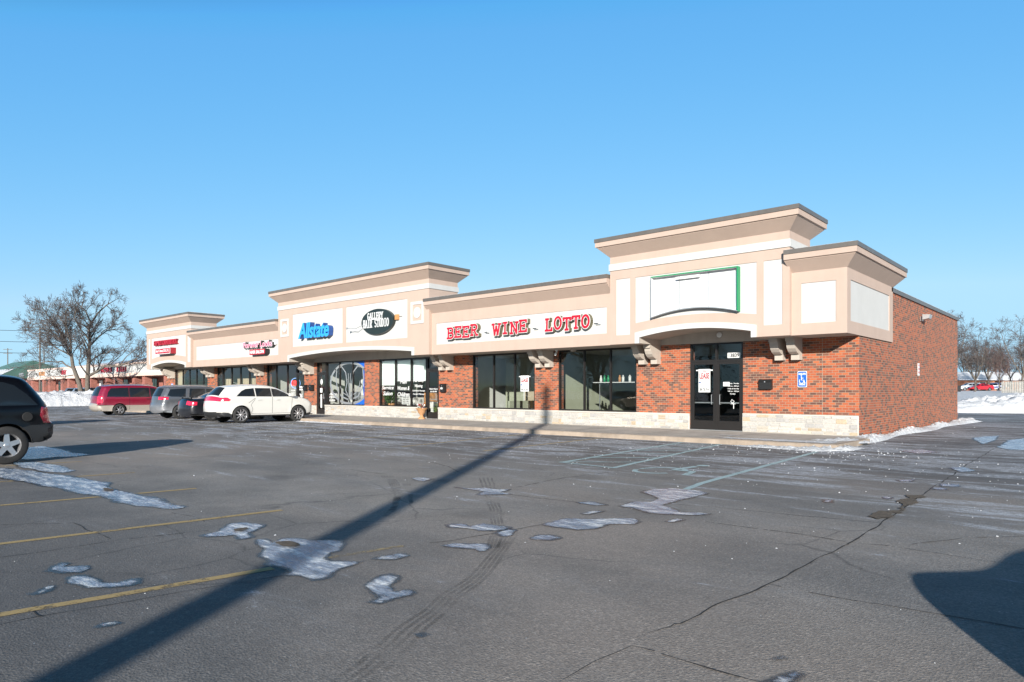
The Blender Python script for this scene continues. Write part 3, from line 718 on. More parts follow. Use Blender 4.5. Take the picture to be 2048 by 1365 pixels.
def door(x0, x1, leaves, ztr=2.42):
    d = MB(); y0, y1 = .02, .14; z1 = ZS-.01
    for a in (x0, x1-.06): d.box(a, a+.06, y0, y1, FL, z1, M['bronze'])
    d.box(x0+.06, x1-.06, y0, y1, z1-.05, z1, M['bronze']); d.box(x0+.06, x1-.06, y0+.002, y1, ztr, ztr+.07, M['bronze'])
    xs = [x0+.06+(x1-x0-.12)*i/leaves for i in range(leaves+1)]
    for x in xs[1:-1]: d.box(x-.035, x+.035, y0+.003, y1, FL, ztr, M['bronze']); d.box(x-.035, x+.035, y0+.003, y1, ztr+.07, z1-.05, M['bronze'])
    o = d.build('door', mall)
    th = MB(); th.box(x0, x1, -.02, .16, FL-.02, FL+.015, M['alu']); th.build('threshold', o)
    for i in range(leaves):
        a = xs[i]+(0 if i == 0 else .035); b_ = xs[i+1]-(0 if i == leaves-1 else .035)
        l = MB(); yy0, yy1 = .035, .085
        l.box(a, a+.075, yy0, yy1, FL+.02, ztr, M['bronze']); l.box(b_-.075, b_, yy0, yy1, FL+.02, ztr, M['bronze'])
        l.box(a+.075, b_-.075, yy0, yy1, FL+.02, FL+.32, M['bronze']); l.box(a+.075, b_-.075, yy0, yy1, ztr-.09, ztr, M['bronze'])
        l.build('door_leaf', o)
        g = MB(); g.quad((a+.075, .06, FL+.32), (b_-.075, .06, FL+.32), (b_-.075, .06, ztr-.09), (a+.075, .06, ztr-.09), M['glass'])
        g.quad((a, .08, ztr+.07), (b_, .08, ztr+.07), (b_, .08, z1-.05), (a, .08, z1-.05), M['glass']); g.build('glass_pane', o, fixn=False)
        h = MB(); hx = b_-.11 if i == 0 else a+.11
        h.tube([(hx, .03, 1.0), (hx, -.02, 1.0), (hx, -.02, 1.32), (hx, .03, 1.32)], .012, 6, M['alu']); h.box(a+.08, b_-.08, .09, .12, 1.03, 1.07, M['alu']); h.build('door_handle', o)
    return o
D1 = door(wl['aL'], wl['aR'], 2); D2 = door(wl['dL'], wl['dR'], 1); D3 = door(wl['gL'], wl['fL'], 1); D4 = door(wl['hL'], wl['hR'], 1); D5 = door(wl['jL']-.75, wl['jL'], 1)

# soffits
def rectp(x0, x1, z0, z1): return [(x0, z0), (x1, z0), (x1, z1), (x0, z1)]
def arcpts(x0, x1, z0, zm, n=18):
    out = []
    for i in range(n+1):
        t = i/n; out.append((x0+(x1-x0)*t, z0+(zm-z0)*(1-(2*t-1)**2)))
    return out
def cornice_ring(x0, x1, y0, y1, z0, h, ov, parent, left=True):
    prof = [(0, z0), (ov*.80, z0+h*.50), (ov*.80, z0+h*.535), (ov*.94, z0+h*.545), (ov*.94, z0+h*.80)]
    mb = MB()
    def ring(o_, z): return [(x0-(o_ if left else min(o_, .09)), y0-o_, z), (x1+o_, y0-o_, z), (x1+o_, y1+o_, z), (x0-(o_ if left else min(o_, .09)), y1+o_, z)]
    for i in range(len(prof)-1):
        a = ring(*prof[i]); b_ = ring(*prof[i+1])
        for k in range(4): mb.quad(a[k], a[(k+1) % 4], b_[(k+1) % 4], b_[k], M['pink'])
    o = mb.build('cornice', parent)
    c = MB(); rr = [ring(ov*.94, z0+h*.80), ring(ov, z0+h*.80), ring(ov, z0+h), ring(ov*.5, z0+h+.01)]
    for i in range(3):
        for k in range(4): c.quad(rr[i][k], rr[i][(k+1) % 4], rr[i+1][(k+1) % 4], rr[i+1][k], M['coping'])
    c.build('coping', parent)
    s = MB(); a = ring(ov-.10, z0+h+.004); b_ = ring(ov-.14, z0+h+.034)
    s.add(a+b_, [(4, 5, 6, 7)]+[(k, (k+1) % 4, 4+(k+1) % 4, 4+k) for k in range(4)], M['snow']); s.build('roof_snow', parent)
def body_box(mb, x0, x1, y0, y1, z0, z1): mb.box(x0, x1, y0, y1, z0, z1, M['pink'], skip='sbt')
def panelset(parent, rects, y):
    for P in rects:
        V, fs = tri(P); m_ = MB(); m_.add([(p.x, y, p.y) for p in V], fs, M['white']); m_.build('panel', parent)
def tower(x0, x1, beltz, panels, arch, ztop, sq=()):
    t = MB(); ax0, ax1, zi, zo, ztm = arch           # opening: x range, height at the ends, inner crown, outer crown
    inner = [(ax0+.17, ZS)]+arcpts(ax0+.17, ax1-.17, zi-.17, ztm-.17)+[(ax1-.17, ZS)]
    outer = [(x0, ZS)]+[(ax0+.17, ZS)]+arcpts(ax0+.17, ax1-.17, zi-.17, ztm-.17)+[(ax1-.17, ZS)]+[(x1, ZS), (x1, ztop), (x0, ztop)]
    facade(t, outer, panels, YT, M['pink'], YT+.025)
    body_box(t, x0, x1, YT, .25, ZS, ztop)
    # underside, split round the arched opening, and the vault that runs back to the wall
    for a, b_ in ((x0, ax0+.17), (ax1-.17, x1)): t.quad((a, YT, ZS), (b_, YT, ZS), (b_, .0, ZS), (a, .0, ZS), M['greyst'])
    n = len(inner)
    for i in range(n-1): t.quad((inner[i][0], YT, inner[i][1]), (inner[i+1][0], YT, inner[i+1][1]), (inner[i+1][0], -.0, inner[i+1][1]), (inner[i][0], -.0, inner[i][1]), M['greyst'])
    V, fs = tri(inner); t.add([(p.x, -.012, p.y) for p in V], fs, M['greyst'])
    o = t.build('tower', mall)
    panelset(o, panels, YT+.022)
    b = MB(); z0, z1 = beltz
    e = .035; b.box(x0-e, x1+e, YT-e, .25+e, z0, z1, M['white']); b.build('belt_course', o)
    tr = MB(); zt = arcpts(ax0, ax1, zi, zo); ib = arcpts(ax0+.17, ax1-.17, zi-.17, ztm-.17)
    P = [(ax0, ZS-.004)]+zt+[(ax1, ZS-.004), (ax1-.17, ZS-.004)]+ib[::-1]+[(ax0+.17, ZS-.004)]
    V, fs = tri(P); tr.add([(p.x, YT-.03, p.y) for p in V], fs, M['white'])
    for i in range(len(P)):
        a, c = P[i], P[(i+1) % len(P)]; tr.quad((a[0], YT-.03, a[1]), (c[0], YT-.03, c[1]), (c[0], YT+.01, c[1]), (a[0], YT+.01, a[1]), M['white'])
    tr.build('arch_trim', o)
    for a, c in sq:
        s = MB(); z0, z1 = 4.45, 5.44
        hole = rectp(a+.13, c-.13, z0+.13, z1-.13)
        V, fs = tri(rectp(a, c, z0, z1), [hole]); s.add([(p.x, YT-.03, p.y) for p in V], fs, M['white'])
        for Q in (rectp(a, c, z0, z1), hole):
            for i in range(4):
                p, q_ = Q[i], Q[(i+1) % 4]; s.quad((p[0], YT-.03, p[1]), (q_[0], YT-.03, q_[1]), (q_[0], YT, q_[1]), (p[0], YT, p[1]), M['white'])
        cx, cz = (a+c)/2, (z0+z1)/2; s.prism([(cx+.24*math.cos(R(k)), cz+.245*math.sin(R(k))) for k in range(0, 360, 15)], 'y', YT-.028, YT, M['white'])
        s.build('square_ornament', o)
    return o
def archpanel(x0, x1, zb, zm, zt): return [(x0, zt)]+[(p[0], p[1]) for p in arcpts(x0, x1, zb, zm)]+[(x1, zt)]
T1 = tower(-7.58, -1.45, (5.60, 5.83), [rectp(-7.34, -6.78, 3.36, 5.29), archpanel(-6.57, -2.41, 3.73, 3.88, 5.28), rectp(-2.21, -1.66, 3.38, 5.28)], (-6.58, -2.41, 3.41, 3.60, 3.60), 6.09)
cornice_ring(-7.58, -1.45, YT, .25, 6.07, .63, .40, T1)
T2 = tower(-29.76, -17.02, (5.96, 6.18), [rectp(-28.26, -23.55, 3.86, 5.63), rectp(-23.25, -18.50, 3.86, 5.63)], (-28.73, -18.01, 3.41, 3.63, 3.63), 6.42, [(-29.48, -28.63), (-18.24, -17.36)])
cornice_ring(-29.76, -17.02, YT, .25, 6.39, .63, .40, T2)
T3 = tower(-48.68, -41.05, (5.66, 5.87), [rectp(-48.36, -48.02, 3.4, 5.3), archpanel(-47.76, -41.9, 3.78, 3.98, 5.3), rectp(-41.64, -41.16, 3.4, 5.29)], (-47.78, -41.83, 3.39, 3.62, 3.62), 6.12)
cornice_ring(-48.68, -41.05, YT, .25, 6.1, .61, .40, T3)
def low(x0, x1, panels, cx0, cx1):
    t = MB(); facade(t, rectp(x0, x1, ZS, 4.95), panels, YL, M['pink'], YL+.025)
    t.quad((x0, YL, ZS), (x1, YL, ZS), (x1, 0, ZS), (x0, 0, ZS), M['greyst']); t.quad((x0, YL+.3, ZS), (x1, YL+.3, ZS), (x1, YL+.3, 5.4), (x0, YL+.3, 5.4), M['pink'])
    o = t.build('fascia', mall); panelset(o, panels, YL+.022)
    z0, h, ov = 4.86, .62, .36
    P = [(YL, z0), (YL-ov*.80, z0+h*.50), (YL-ov*.80, z0+h*.535), (YL-ov*.94, z0+h*.545), (YL-ov*.94, z0+h*.80), (YL+.3, z0+h*.80), (YL+.3, z0)]
    c = MB(); c.prism(P, 'x', cx0, cx1, M['pink']); c.build('cornice', o)
    c = MB(); c.box(cx0-.01, cx1+.01, YL-ov, YL+.34, z0+h*.802, z0+h+.01, M['coping']); c.build('coping', o)
    s = MB(); s.box(cx0+.1, cx1-.1, YL-.26, YL+.3, z0+h+.011, z0+h+.035, M['snow']); s.build('roof_snow', o)
    return o
F1 = low(-17.02, -7.58, [rectp(-16.73, -7.83, 3.47, 4.40)], -17.2, -7.61)
F2 = low(-41.05, -29.76, [rectp(-40.64, -30.01, 3.49, 4.41)], -41.28, -29.80)
# corner box: raised stucco box wrapping the east corner
bx = MB(); BP = [rectp(-1.18, -.24, 3.38, 4.53)]
facade(bx, rectp(-1.47, .05, ZS, 4.95), BP, YL, M['pink'], YL+.025)
hole = rectp(-1.0, 3.3, 3.40, 4.55); V, fs = tri(rectp(YL, 3.75, ZS, 4.95), [hole]); bx.add([(.05, p.x, p.y) for p in V], fs, M['pink'])
for i in range(4):
    a, c = hole[i], hole[(i+1) % 4]; bx.quad((.05, a[0], a[1]), (.05, c[0], c[1]), (.025, c[0], c[1]), (.025, a[0], a[1]), M['pink'])
bx.quad((.05, 3.75, ZS), (-.3, 3.75, ZS), (-.3, 3.75, 5.3), (.05, 3.75, 5.3), M['pink'])
bx.quad((-1.47, YL, ZS), (.05, YL, ZS), (.05, 0, ZS), (-1.47, 0, ZS), M['greyst']); bx.quad((.0, 0, ZS), (.05, 0, ZS), (.05, 3.75, ZS), (.0, 3.75, ZS), M['greyst'])
BX = bx.build('fascia', mall); panelset(BX, BP, YL+.022)
m_ = MB(); m_.quad((.028, -1.0, 3.40), (.028, 3.3, 3.40), (.028, 3.3, 4.55), (.028, -1.0, 4.55), M['white']); m_.build('panel', BX)
cornice_ring(-1.47, .05, YL, 3.75, 4.86, .62, .36, BX, left=False)
# brackets in pairs
def bracket(x1):
    prof = [(0, ZS-.002), (-.76, ZS-.002), (-.76, ZS-.12), (-.69, ZS-.12), (-.67, ZS-.22), (-.61, ZS-.33), (-.50, ZS-.42), (-.38, ZS-.475), (-.26, ZS-.495), (-.26, 2.39), (0, 2.39)]
    m = MB(); m.prism(prof, 'x', x1-.25, x1, M['greyst']); return m.build('bracket', mall)
for px_ in (1604.8, 1321.4, 1107.0, 907.2, 628.2, 527.8, 428.5, 349.8):
    x_ = wx(px_); bracket(x_); bracket(x_-.50)

# interiors behind the glass
it = MB()
it.quad((-48.6, .36, FL+.002), (-.36, .36, FL+.002), (-.36, 8, FL+.002), (-48.6, 8, FL+.002), M['infloor'])
it.quad((-48.6, .36, 3.04), (-.36, .36, 3.04), (-.36, 8, 3.04), (-48.6, 8, 3.04), M['inceil'])
it.quad((-48.6, 8, 0), (-.36, 8, 0), (-.36, 8, 3.1), (-48.6, 8, 3.1), M['indark'])
for x in (-17.5, -23.2, -29.0, -34.5, -41.2): it.box(x, x+.12, .36, 8, FL, 3.04, M['inwhite'])
it.box(-11.7, -11.58, .36, 8, FL, 3.04, M['inwall'])
it.box(-16.9, -14.5, 3.4, 3.5, FL, 3.04, M['inwall']); it.box(-14.5, -14.4, .9, 3.5, FL, 1.0, M['inwall'])
it.build('interior', mall)
fx = MB(); fx.box(-15.7, -14.75, 3.34, 3.39, FL, 2.15, M['inwhite']); fx.box(-15.6, -14.85, 3.32, 3.335, FL, 2.05, M['blind']); fx.build('inner_door', mall)
def T(o, l, c, g=None): return tag(o, l, c, g)
m_ = MB(); m_.box(-14.35, -12.9, 2.6, 3.2, FL, 2.35, M['wood']); m_.box(-14.37, -12.88, 2.57, 3.22, 2.35, 2.40, M['indark']); m_.box(-13.65, -13.6, 2.58, 2.60, FL+.1, 2.3, M['indark']); T(m_.build('cabinet'), 'orange wooden cabinet behind the glass left of the lease poster window', 'cabinet')
sh = thing('display_shelf', 'white glass shelf seen through the window nearest the right hand entrance door', 'shelf', (0, 0, 0))
m_ = MB(); m_.box(-9.9, -7.7, .8, 1.1, 1.76, 1.79, M['trimw']); m_.build('shelf_board', sh)
for x in (-9.7, -8.0): m_ = MB(); m_.box(x, x+.03, .95, .98, FL, 1.76, M['alu']); m_.build('shelf_post', sh)
rnd = random.Random(11)
for k, (x, mt) in enumerate([(-9.62, 'trimw'), (-9.45, 'green'), (-9.28, 'green'), (-8.75, 'wood'), (-8.6, 'trimw'), (-8.3, 'trimw')]):
    m_ = MB(); m_.lathe([(0, 0), (.05, 0), (.055, .12+.02*k), (.03, .2), (.03, .26), (0, .27)], 10, M[mt], (x, .95, 1.79)); T(m_.build('jar', smooth=True), ['white jar at the left end of the display shelf', 'green jar second from left on the display shelf', 'green jar third from left on the display shelf', 'orange brown jar in the middle of the display shelf', 'white jar right of the brown jar on the shelf', 'white jar at the right end of the display shelf'][k], 'jar', 'jars on the display shelf')
for i, (a, c) in enumerate([(wl['eL']+.06, X(789.2)-.04), (X(789.2)+.04, X(820.7)-.04), (X(820.7)+.04, wl['dL']-.1)]):
    m_ = MB(); zb = 1.75 if i == 0 else 1.95; m_.box(a, c, .16, .17, zb, 2.95, M['shade']); m_.box(a, c, .15, .18, zb-.03, zb, M['trimw'])
    T(m_.build('roller_shade'), ['white roller shade in the left pane of the window beside the flower urn, hanging lowest', 'white roller shade in the middle pane of the window beside the flower urn', 'white roller shade in the right pane of the window beside the flower urn'][i], 'shade', 'roller shades in the salon window')
for i, (a, c) in enumerate([(wl['jL']+.1, X(462)-.04), (X(462)+.5, X(479.7)-.04), (X(479.7)+.04, X(497.3)-.04), (X(497.3)+.04, wl['jR']-.06)]):
    m_ = MB(); n = 9
    for k in range(n):
        x = a+(c-a)*k/n; m_.box(x, x+(c-a)/n*.9, .2+.02*(k % 2), .21+.02*(k % 2), FL+.3, 2.25, M['blind'])
    T(m_.build('vertical_blind'), ['tan vertical blind in the leftmost pane of the four pane window behind the parked cars', 'tan vertical blind second from left in the four pane window', 'tan vertical blind third from left in the four pane window', 'tan vertical blind in the rightmost pane of the four pane window'][i], 'blind', 'tan vertical blinds')
m_ = MB(); m_.box(wl['lL']+.1, X(364.5)-.04, .2, .22, FL, 3.0, M['blind']); T(m_.build('curtain'), 'beige curtain in the far left window of the mall', 'curtain')
m_ = MB()
m_.box(-27.1, -24.0, 2.2, 2.25, 1.2, 2.2, M['inwhite']); m_.box(-26.9, -24.9, 1.2, 1.8, FL, .95, M['inwhite']); m_.box(-26.4, -25.6, 1.0, 1.1, .95, 1.4, M['grey'])
T(m_.build('office_desk'), 'white office desk and slatted panel behind the emblem window', 'desk')
m_ = MB(); m_.box(-22.2, -21.5, 1.5, 2.1, FL, 1.1, M['inwhite']); m_.box(-20.9, -20.2, 1.6, 2.0, FL, 1.35, M['wood']); m_.box(-20.0, -19.3, 1.2, 1.7, FL, .9, M['inwhite'])
T(m_.build('salon_counter'), 'pale salon counter behind the window beside the flower urn', 'counter')

# ------------------------------------------------------------------ lettering
def text_obj(name, body, parent, x0, x1, z0, z1, y, depth, mats, bold=0.0, shear=0.0, spacing=1.0, face='y'):
    c = bpy.data.curves.new(name, 'FONT'); c.body = body; c.size = 1; c.extrude = .05; c.offset = bold; c.shear = shear; c.space_character = spacing; c.resolution_u = 3
    o = bpy.data.objects.new(name, c); COL.objects.link(o)
    me = bpy.data.meshes.new_from_object(o.evaluated_get(bpy.context.evaluated_depsgraph_get()))
    bpy.data.objects.remove(o); bpy.data.curves.remove(c)
    xs = [v.co.x for v in me.vertices]; ys = [v.co.y for v in me.vertices]
    ax, bx_, ay, by = min(xs), max(xs), min(ys), max(ys)
    for v in me.vertices:
        u = (v.co.x-ax)/(bx_-ax); h = (v.co.y-ay)/(by-ay); d = (v.co.z+.05)/.1
        v.co = (x0+(x1-x0)*u, y-depth*d, z0+(z1-z0)*h) if face == 'y' else (y+depth*d, x0+(x1-x0)*u, z0+(z1-z0)*h)
    me.materials.clear()
    for m in mats: me.materials.append(m)
    me.update()
    for p in me.polygons:
        fr = (p.normal.y < -.5) if face == 'y' else (p.normal.x > .5)
        p.material_index = 0 if fr or len(mats) == 1 else 1; p.use_smooth = False
    me.name = name
    o = bpy.data.objects.new(name, me); COL.objects.link(o)
    if parent: o.parent = parent
    return o
# a small stroke alphabet with slab serifs, for the channel letters and the oval sign
def arc(cx, cy, rx, ry, a0, a1, n=10): return [(cx+rx*math.cos(R(a0+(a1-a0)*i/n)), cy+ry*math.sin(R(a0+(a1-a0)*i/n))) for i in range(n+1)]
SER = .13
def sf(x, y, w_=SER): return [(x-w_, y), (x+w_, y)]
GL = {
 'B': [[(.2, 0), (.2, 1)], [(.05, 1), (.5, 1)]+arc(.5, .76, .3, .24, 90, -90)+[(.2, .52)], [(.5, .52)]+arc(.5, .26, .36, .26, 90, -90)+[(.05, 0)]],
 'E': [[(.2, 0), (.2, 1)], [(.05, 1), (.82, 1), (.82, .84)], [(.2, .52), (.62, .52)], [(.62, .42), (.62, .62)], [(.05, 0), (.85, 0), (.85, .18)]],
 'R': [[(.2, 0), (.2, 1)], [(.05, 1), (.5, 1)]+arc(.5, .75, .3, .25, 90, -90)+[(.2, .5)], [(.45, .5), (.8, 0)], sf(.2, 0), sf(.84, 0, .1)],
 'W': [[(.1, 1), (.3, 0), (.5, .8), (.7, 0), (.9, 1)], sf(.1, 1, .12), sf(.9, 1, .12)],
 'I': [[(.5, 0), (.5, 1)], sf(.5, 1, .2), sf(.5, 0, .2)],
 'N': [[(.2, 0), (.2, 1), (.8, 0), (.8, 1)], sf(.15, 1, .1), sf(.8, 1), sf(.2, 0)],
 'L': [[(.25, 0), (.25, 1)], sf(.25, 1, .16), [(.08, 0), (.85, 0), (.85, .2)]],
 'O': [arc(.5, .5, .38, .5, 0, 360, 22)],
 'T': [[(.5, 0), (.5, 1)], [(.1, .82), (.1, 1), (.9, 1), (.9, .82)], sf(.5, 0, .16)],
 'G': [arc(.5, .5, .38, .5, 45, 330, 16), [(.83, .25), (.83, .45), (.55, .45)]], 'A': [[(.12, 0), (.5, 1), (.88, 0)], [(.27, .35), (.73, .35)], sf(.12, 0, .1), sf(.88, 0, .1)],
 'Y': [[(.5, 0), (.5, .45), (.12, 1)], [(.5, .45), (.88, 1)], sf(.12, 1, .1), sf(.88, 1, .1), sf(.5, 0)],
 'H': [[(.2, 0), (.2, 1)], [(.8, 0), (.8, 1)], [(.2, .5), (.8, .5)], sf(.2, 0, .1), sf(.2, 1, .1), sf(.8, 0, .1), sf(.8, 1, .1)],
 'S': [arc(.5, .74, .3, .26, 30, 270, 10)+arc(.5, .25, .33, .25, 90, -150, 10)], 'U': [[(.18, 1), (.18, .35)]+arc(.5, .35, .32, .35, 180, 360, 10)+[(.82, 1)], sf(.18, 1, .1), sf(.82, 1, .1)],
 'D': [[(.2, 0), (.2, 1)], [(.05, 1), (.42, 1)]+arc(.42, .5, .42, .5, 90, -90, 14)+[(.05, 0)]]}
def glyph(mb, strokes, x0, w_, z0, h, y, depth, t, face, side, slant=0.0):
    polys = []
    for st in strokes:
        P = [Vector((x0+w_*p[0]+slant*p[1]*h, z0+h*p[1])) for p in st]
        for i in range(len(P)-1):
            d = P[i+1]-P[i]
            if d.length < 1e-6: continue
            d = d.normalized(); n = Vector((-d.y, d.x))*t*.5; e = d*t*.38
            polys.append([P[i]-e-n, P[i+1]+e-n, P[i+1]+e+n, P[i]-e+n])
    vs = []; es = []
    for P in polys:
        o = len(vs); vs += [v+Vector((random.uniform(-1e-5, 1e-5), random.uniform(-1e-5, 1e-5))) for v in P]; es.append(tuple(range(o, o+4)))
    V, E_, Fs, ov, oe, of = delaunay_2d_cdt(vs, [], es, 0, 1e-7)
    fs = [tuple(f) for f, q_ in zip(Fs, of) if q_]
    mb.add([(p.x, y-depth, p.y) for p in V], fs, face)
    cnt = {}
    for f in fs:
        for i in range(3):
            a, c = f[i], f[(i+1) % 3]; cnt[(min(a, c), max(a, c))] = cnt.get((min(a, c), max(a, c)), 0)+1
    for (a, c), k in cnt.items():
        if k == 1: mb.quad((V[a].x, y-depth, V[a].y), (V[c].x, y-depth, V[c].y), (V[c].x, y, V[c].y), (V[a].x, y, V[a].y), side)
def word_sign(word, label, x0, x1, z0, z1, y, depth, t, face, side, rim, rimt, group):
    s = thing('letter_sign', label, 'sign', (0, 0, 0), group=group)
    n = len(word); w_ = (x1-x0)/n; rr = random.Random(len(word)*7+n)
    for i, ch in enumerate(word):
        dz_ = rr.uniform(-.02, .02)+(0.012 if i % 2 else -.012); xx = x0+i*w_
        mb = MB(); glyph(mb, GL[ch], xx+w_*.04, w_*.92, z0+dz_, z1-z0, y, depth, t+rimt, rim, side, .03); o = mb.build('letter', s)
        m2 = MB(); glyph(m2, GL[ch], xx+w_*.04, w_*.92, z0+dz_, z1-z0, y-depth-.002, .008, t, face, face, .03); m2.build('letter_face', o)
    return s
YF = YL+.022; YP = YT+.022
word_sign('BEER', 'red channel letters reading BEER with white rims on the low stucco fascia', -15.88, -13.98, 3.72, 4.14, YF-.02, .17, .086, M['red'], M['signside'], M['trimw'], .038, 'red channel letter words on the low fascia')
word_sign('WINE', 'red channel letters reading WINE with white rims on the low stucco fascia', -13.22, -11.32, 3.72, 4.14, YF-.02, .17, .086, M['red'], M['signside'], M['trimw'], .038, 'red channel letter words on the low fascia')
word_sign('LOTTO', 'red channel letters reading LOTTO with white rims on the low stucco fascia', -10.50, -8.42, 3.72, 4.14, YF-.02, .17, .086, M['red'], M['signside'], M['trimw'], .038, 'red channel letter words on the low fascia')
for k, (x, l) in enumerate([(-13.68, 'small white electrical box beside the last letter of BEER'), (-11.1, 'small white electrical box beside the last letter of WINE'), (-8.25, 'small white electrical box beside the last letter of LOTTO')]):
    m_ = MB(); m_.box(x-.07, x+.07, YF-.10, YF-.003, 3.86, 4.02, M['trimw']); m_.box(x-.02, x+.18, YF-.07, YF-.05, 3.80, 3.82, M['grey']); T(m_.build('electrical_box'), l, 'box', 'electrical boxes on the low fascia')
o = text_obj('insurance_sign', 'Allstate', None, -27.25, -24.35, 4.22, 5.06, YP-.03, .26, [M['blue'], M['navy']], .028, .18, .92)
T(o, 'blue channel letters reading Allstate on the middle tower', 'sign')
g = thing('oval_sign', 'black oval sign lettered GALLERY HAIR STUDIO in white on the middle tower', 'sign', (0, 0, 0))
m_ = MB(); m_.prism([(-20.55+1.22*math.cos(R(a_)), 4.72+.60*math.sin(R(a_))) for a_ in range(0, 360, 8)], 'y', YP-.17, YP-.02, plain('oval green black', (.016, .024, .022), .4)); m_.build('oval_cabinet', g)
def serif_line(word, x0, x1, z0, z1, y, dep, t, par):
    n = len(word); w_ = (x1-x0)/n
    mb = MB()
    for i, ch in enumerate(word):
        if ch != ' ': glyph(mb, GL[ch], x0+i*w_+w_*.02, w_*.96, z0, z1-z0, y, dep, t, M['trimw'], M['grey'])
    o = mb.build('lettering', par); return o
serif_line('GALLERY', -21.25, -20.05, 4.84, 5.14, YP-.172, .03, .040, g)
serif_line('HAIR STUDIO', -21.60, -19.62, 4.47, 4.82, YP-.172, .03, .042, g)
m_ = MB(); m_.tube([(-21.6, YP-.2, 4.62), (-22.0, YP-.35, 4.45), (-22.3, YP-.4, 4.5), (-22.55, YP-.42, 4.50)], .018, 6, M['grey']); m_.lathe([(0, -.05), (.05, -.04), (.06, .04), (0, .05)], 8, M['grey'], (-22.6, YP-.42, 4.50)); T(m_.build('sign_spotlight'), 'small curved arm spotlight left of the black oval sign', 'spotlight')
m_ = MB(); m_.box(-19.28, -19.08, YP-.12, YP-.005, 4.72, 4.96, M['wood']); m_.box(-19.1, -18.85, YP-.05, YP-.03, 4.86, 4.88, M['grey']); T(m_.build('junction_box'), 'brown junction box right of the black oval sign', 'box')
# empty lit cabinet sign with a green frame on the corner tower
g = thing('blank_sign', 'empty white cabinet sign with a green frame and arched bottom on corner tower', 'sign', (0, 0, 0))
GX0, GX1 = -5.90, -2.92; yb, yf = YP-.005, YT-.17
ap = arcpts(GX0, GX1, 3.84, 4.05); P = [(GX0, 5.20)]+ap+[(GX1, 5.20)]
api = arcpts(GX0+.05, GX1-.05, 3.89, 4.10); Pi = [(GX0+.05, 5.15)]+api+[(GX1-.05, 5.15)]
fr = MB(); fw_ = .035
Pi = [(GX0+fw_, 5.20-fw_)]+[(x, z+fw_) for x, z in arcpts(GX0+fw_, GX1-fw_, 3.84, 4.05)]+[(GX1-fw_, 5.20-fw_)]
V, fs = tri(P, [Pi])
for f in fs:
    cx_ = sum(V[i].x for i in f)/3; cz_ = sum(V[i].y for i in f)/3
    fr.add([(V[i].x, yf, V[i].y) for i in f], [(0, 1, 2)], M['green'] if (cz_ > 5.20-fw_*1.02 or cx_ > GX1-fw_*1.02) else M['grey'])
for Q in (P, Pi):
    for i in range(len(Q)):
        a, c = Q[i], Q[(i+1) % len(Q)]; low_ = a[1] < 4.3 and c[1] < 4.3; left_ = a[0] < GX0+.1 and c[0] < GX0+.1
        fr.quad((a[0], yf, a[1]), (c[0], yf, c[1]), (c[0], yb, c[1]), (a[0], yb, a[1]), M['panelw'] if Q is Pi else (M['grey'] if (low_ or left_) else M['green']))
fr.build('frame', g)
bk = MB(); V, fs = tri(Pi); bk.add([(p.x, yb-.02, p.y) for p in V], fs, M['panelw']); bk.build('back_panel', g)
m_ = MB(); m_.box(-5.0, -4.2, yb-.14, yb-.03, 5.02, 5.10, M['trimw']); m_.build('ballast', g)
for x in (-4.93, -3.92): m_ = MB(); m_.box(x, x+.012, yb-.05, yb-.021, 4.0, 5.14, M['grey']); m_.build('rib', g)
# family dentistry and salon signs
g = thing('dentist_sign', 'red channel letters reading FAMILY DENTISTRY on the far left tower', 'sign', (0, 0, 0))
text_obj('lettering', 'FAMILY DENTISTRY', g, -46.95, -43.05, 4.72, 5.06, YP-.02, .16, [M['red'], M['darkred']], .03, 0, .95)
m_ = MB(); m_.box(-47.0, -43.0, YP-.05, YP-.004, 4.70, 4.74, M['darkred']); m_.build('raceway', g)
g = thing('dentist_name_sign', 'red cabinet sign with white dentist name below the FAMILY DENTISTRY letters', 'sign', (0, 0, 0))
m_ = MB(); m_.box(-46.05, -43.5, YP-.40, YP-.005, 4.05, 4.46, M['darkred']); m_.build('cabinet_body', g)
m_ = MB(); m_.box(-46.06, -43.49, YP-.412, YP-.401, 4.04, 4.47, M['trimw']); m_.box(-46.01, -43.54, YP-.42, YP-.4125, 4.08, 4.43, M['red']); m_.build('sign_face', g)
text_obj('lettering', 'Gary F. Dumet, D.D.S., P.C.', g, -45.9, -43.65, 4.13, 4.37, YP-.421, .01, [M['trimw']], .02)
g = thing('salon_sign', 'pink and white channel letters reading Forever Looks on the left fascia', 'sign', (0, 0, 0))
text_obj('lettering', 'Forever Looks', g, -33.75, -30.35, 3.98, 4.36, YF-.02, .20, [M['trimw'], M['black']], .055, 0, 1.02)
text_obj('letter_face', 'Forever Looks', g, -33.71, -30.39, 4.01, 4.33, YF-.222, .01, [plain('pink letter', (.75, .10, .22), .4, var=.03)], .008, 0, 1.06)
m_ = MB(); m_.box(-30.55, -30.15, YF-.10, YF-.005, 4.08, 4.30, M['trimw']); m_.build('control_box', g)
g = thing('hair_salon_sign', 'small red rounded sign reading HAIR SALON below the Forever Looks letters', 'sign', (0, 0, 0))
cx0, cx1, cz0, cz1 = -32.85, -31.0, 3.56, 3.88
P = arc(cx1-.1, cz0+.1, .1, .1, -90, 0, 5)+arc(cx1-.1, cz1-.1, .1, .1, 0, 90, 5)+arc(cx0+.1, cz1-.1, .1, .1, 90, 180, 5)+arc(cx0+.1, cz0+.1, .1, .1, 180, 270, 5)
m_ = MB(); m_.prism(P, 'y', YF-.30, YF-.005, M['black']); m_.build('cabinet_body', g)
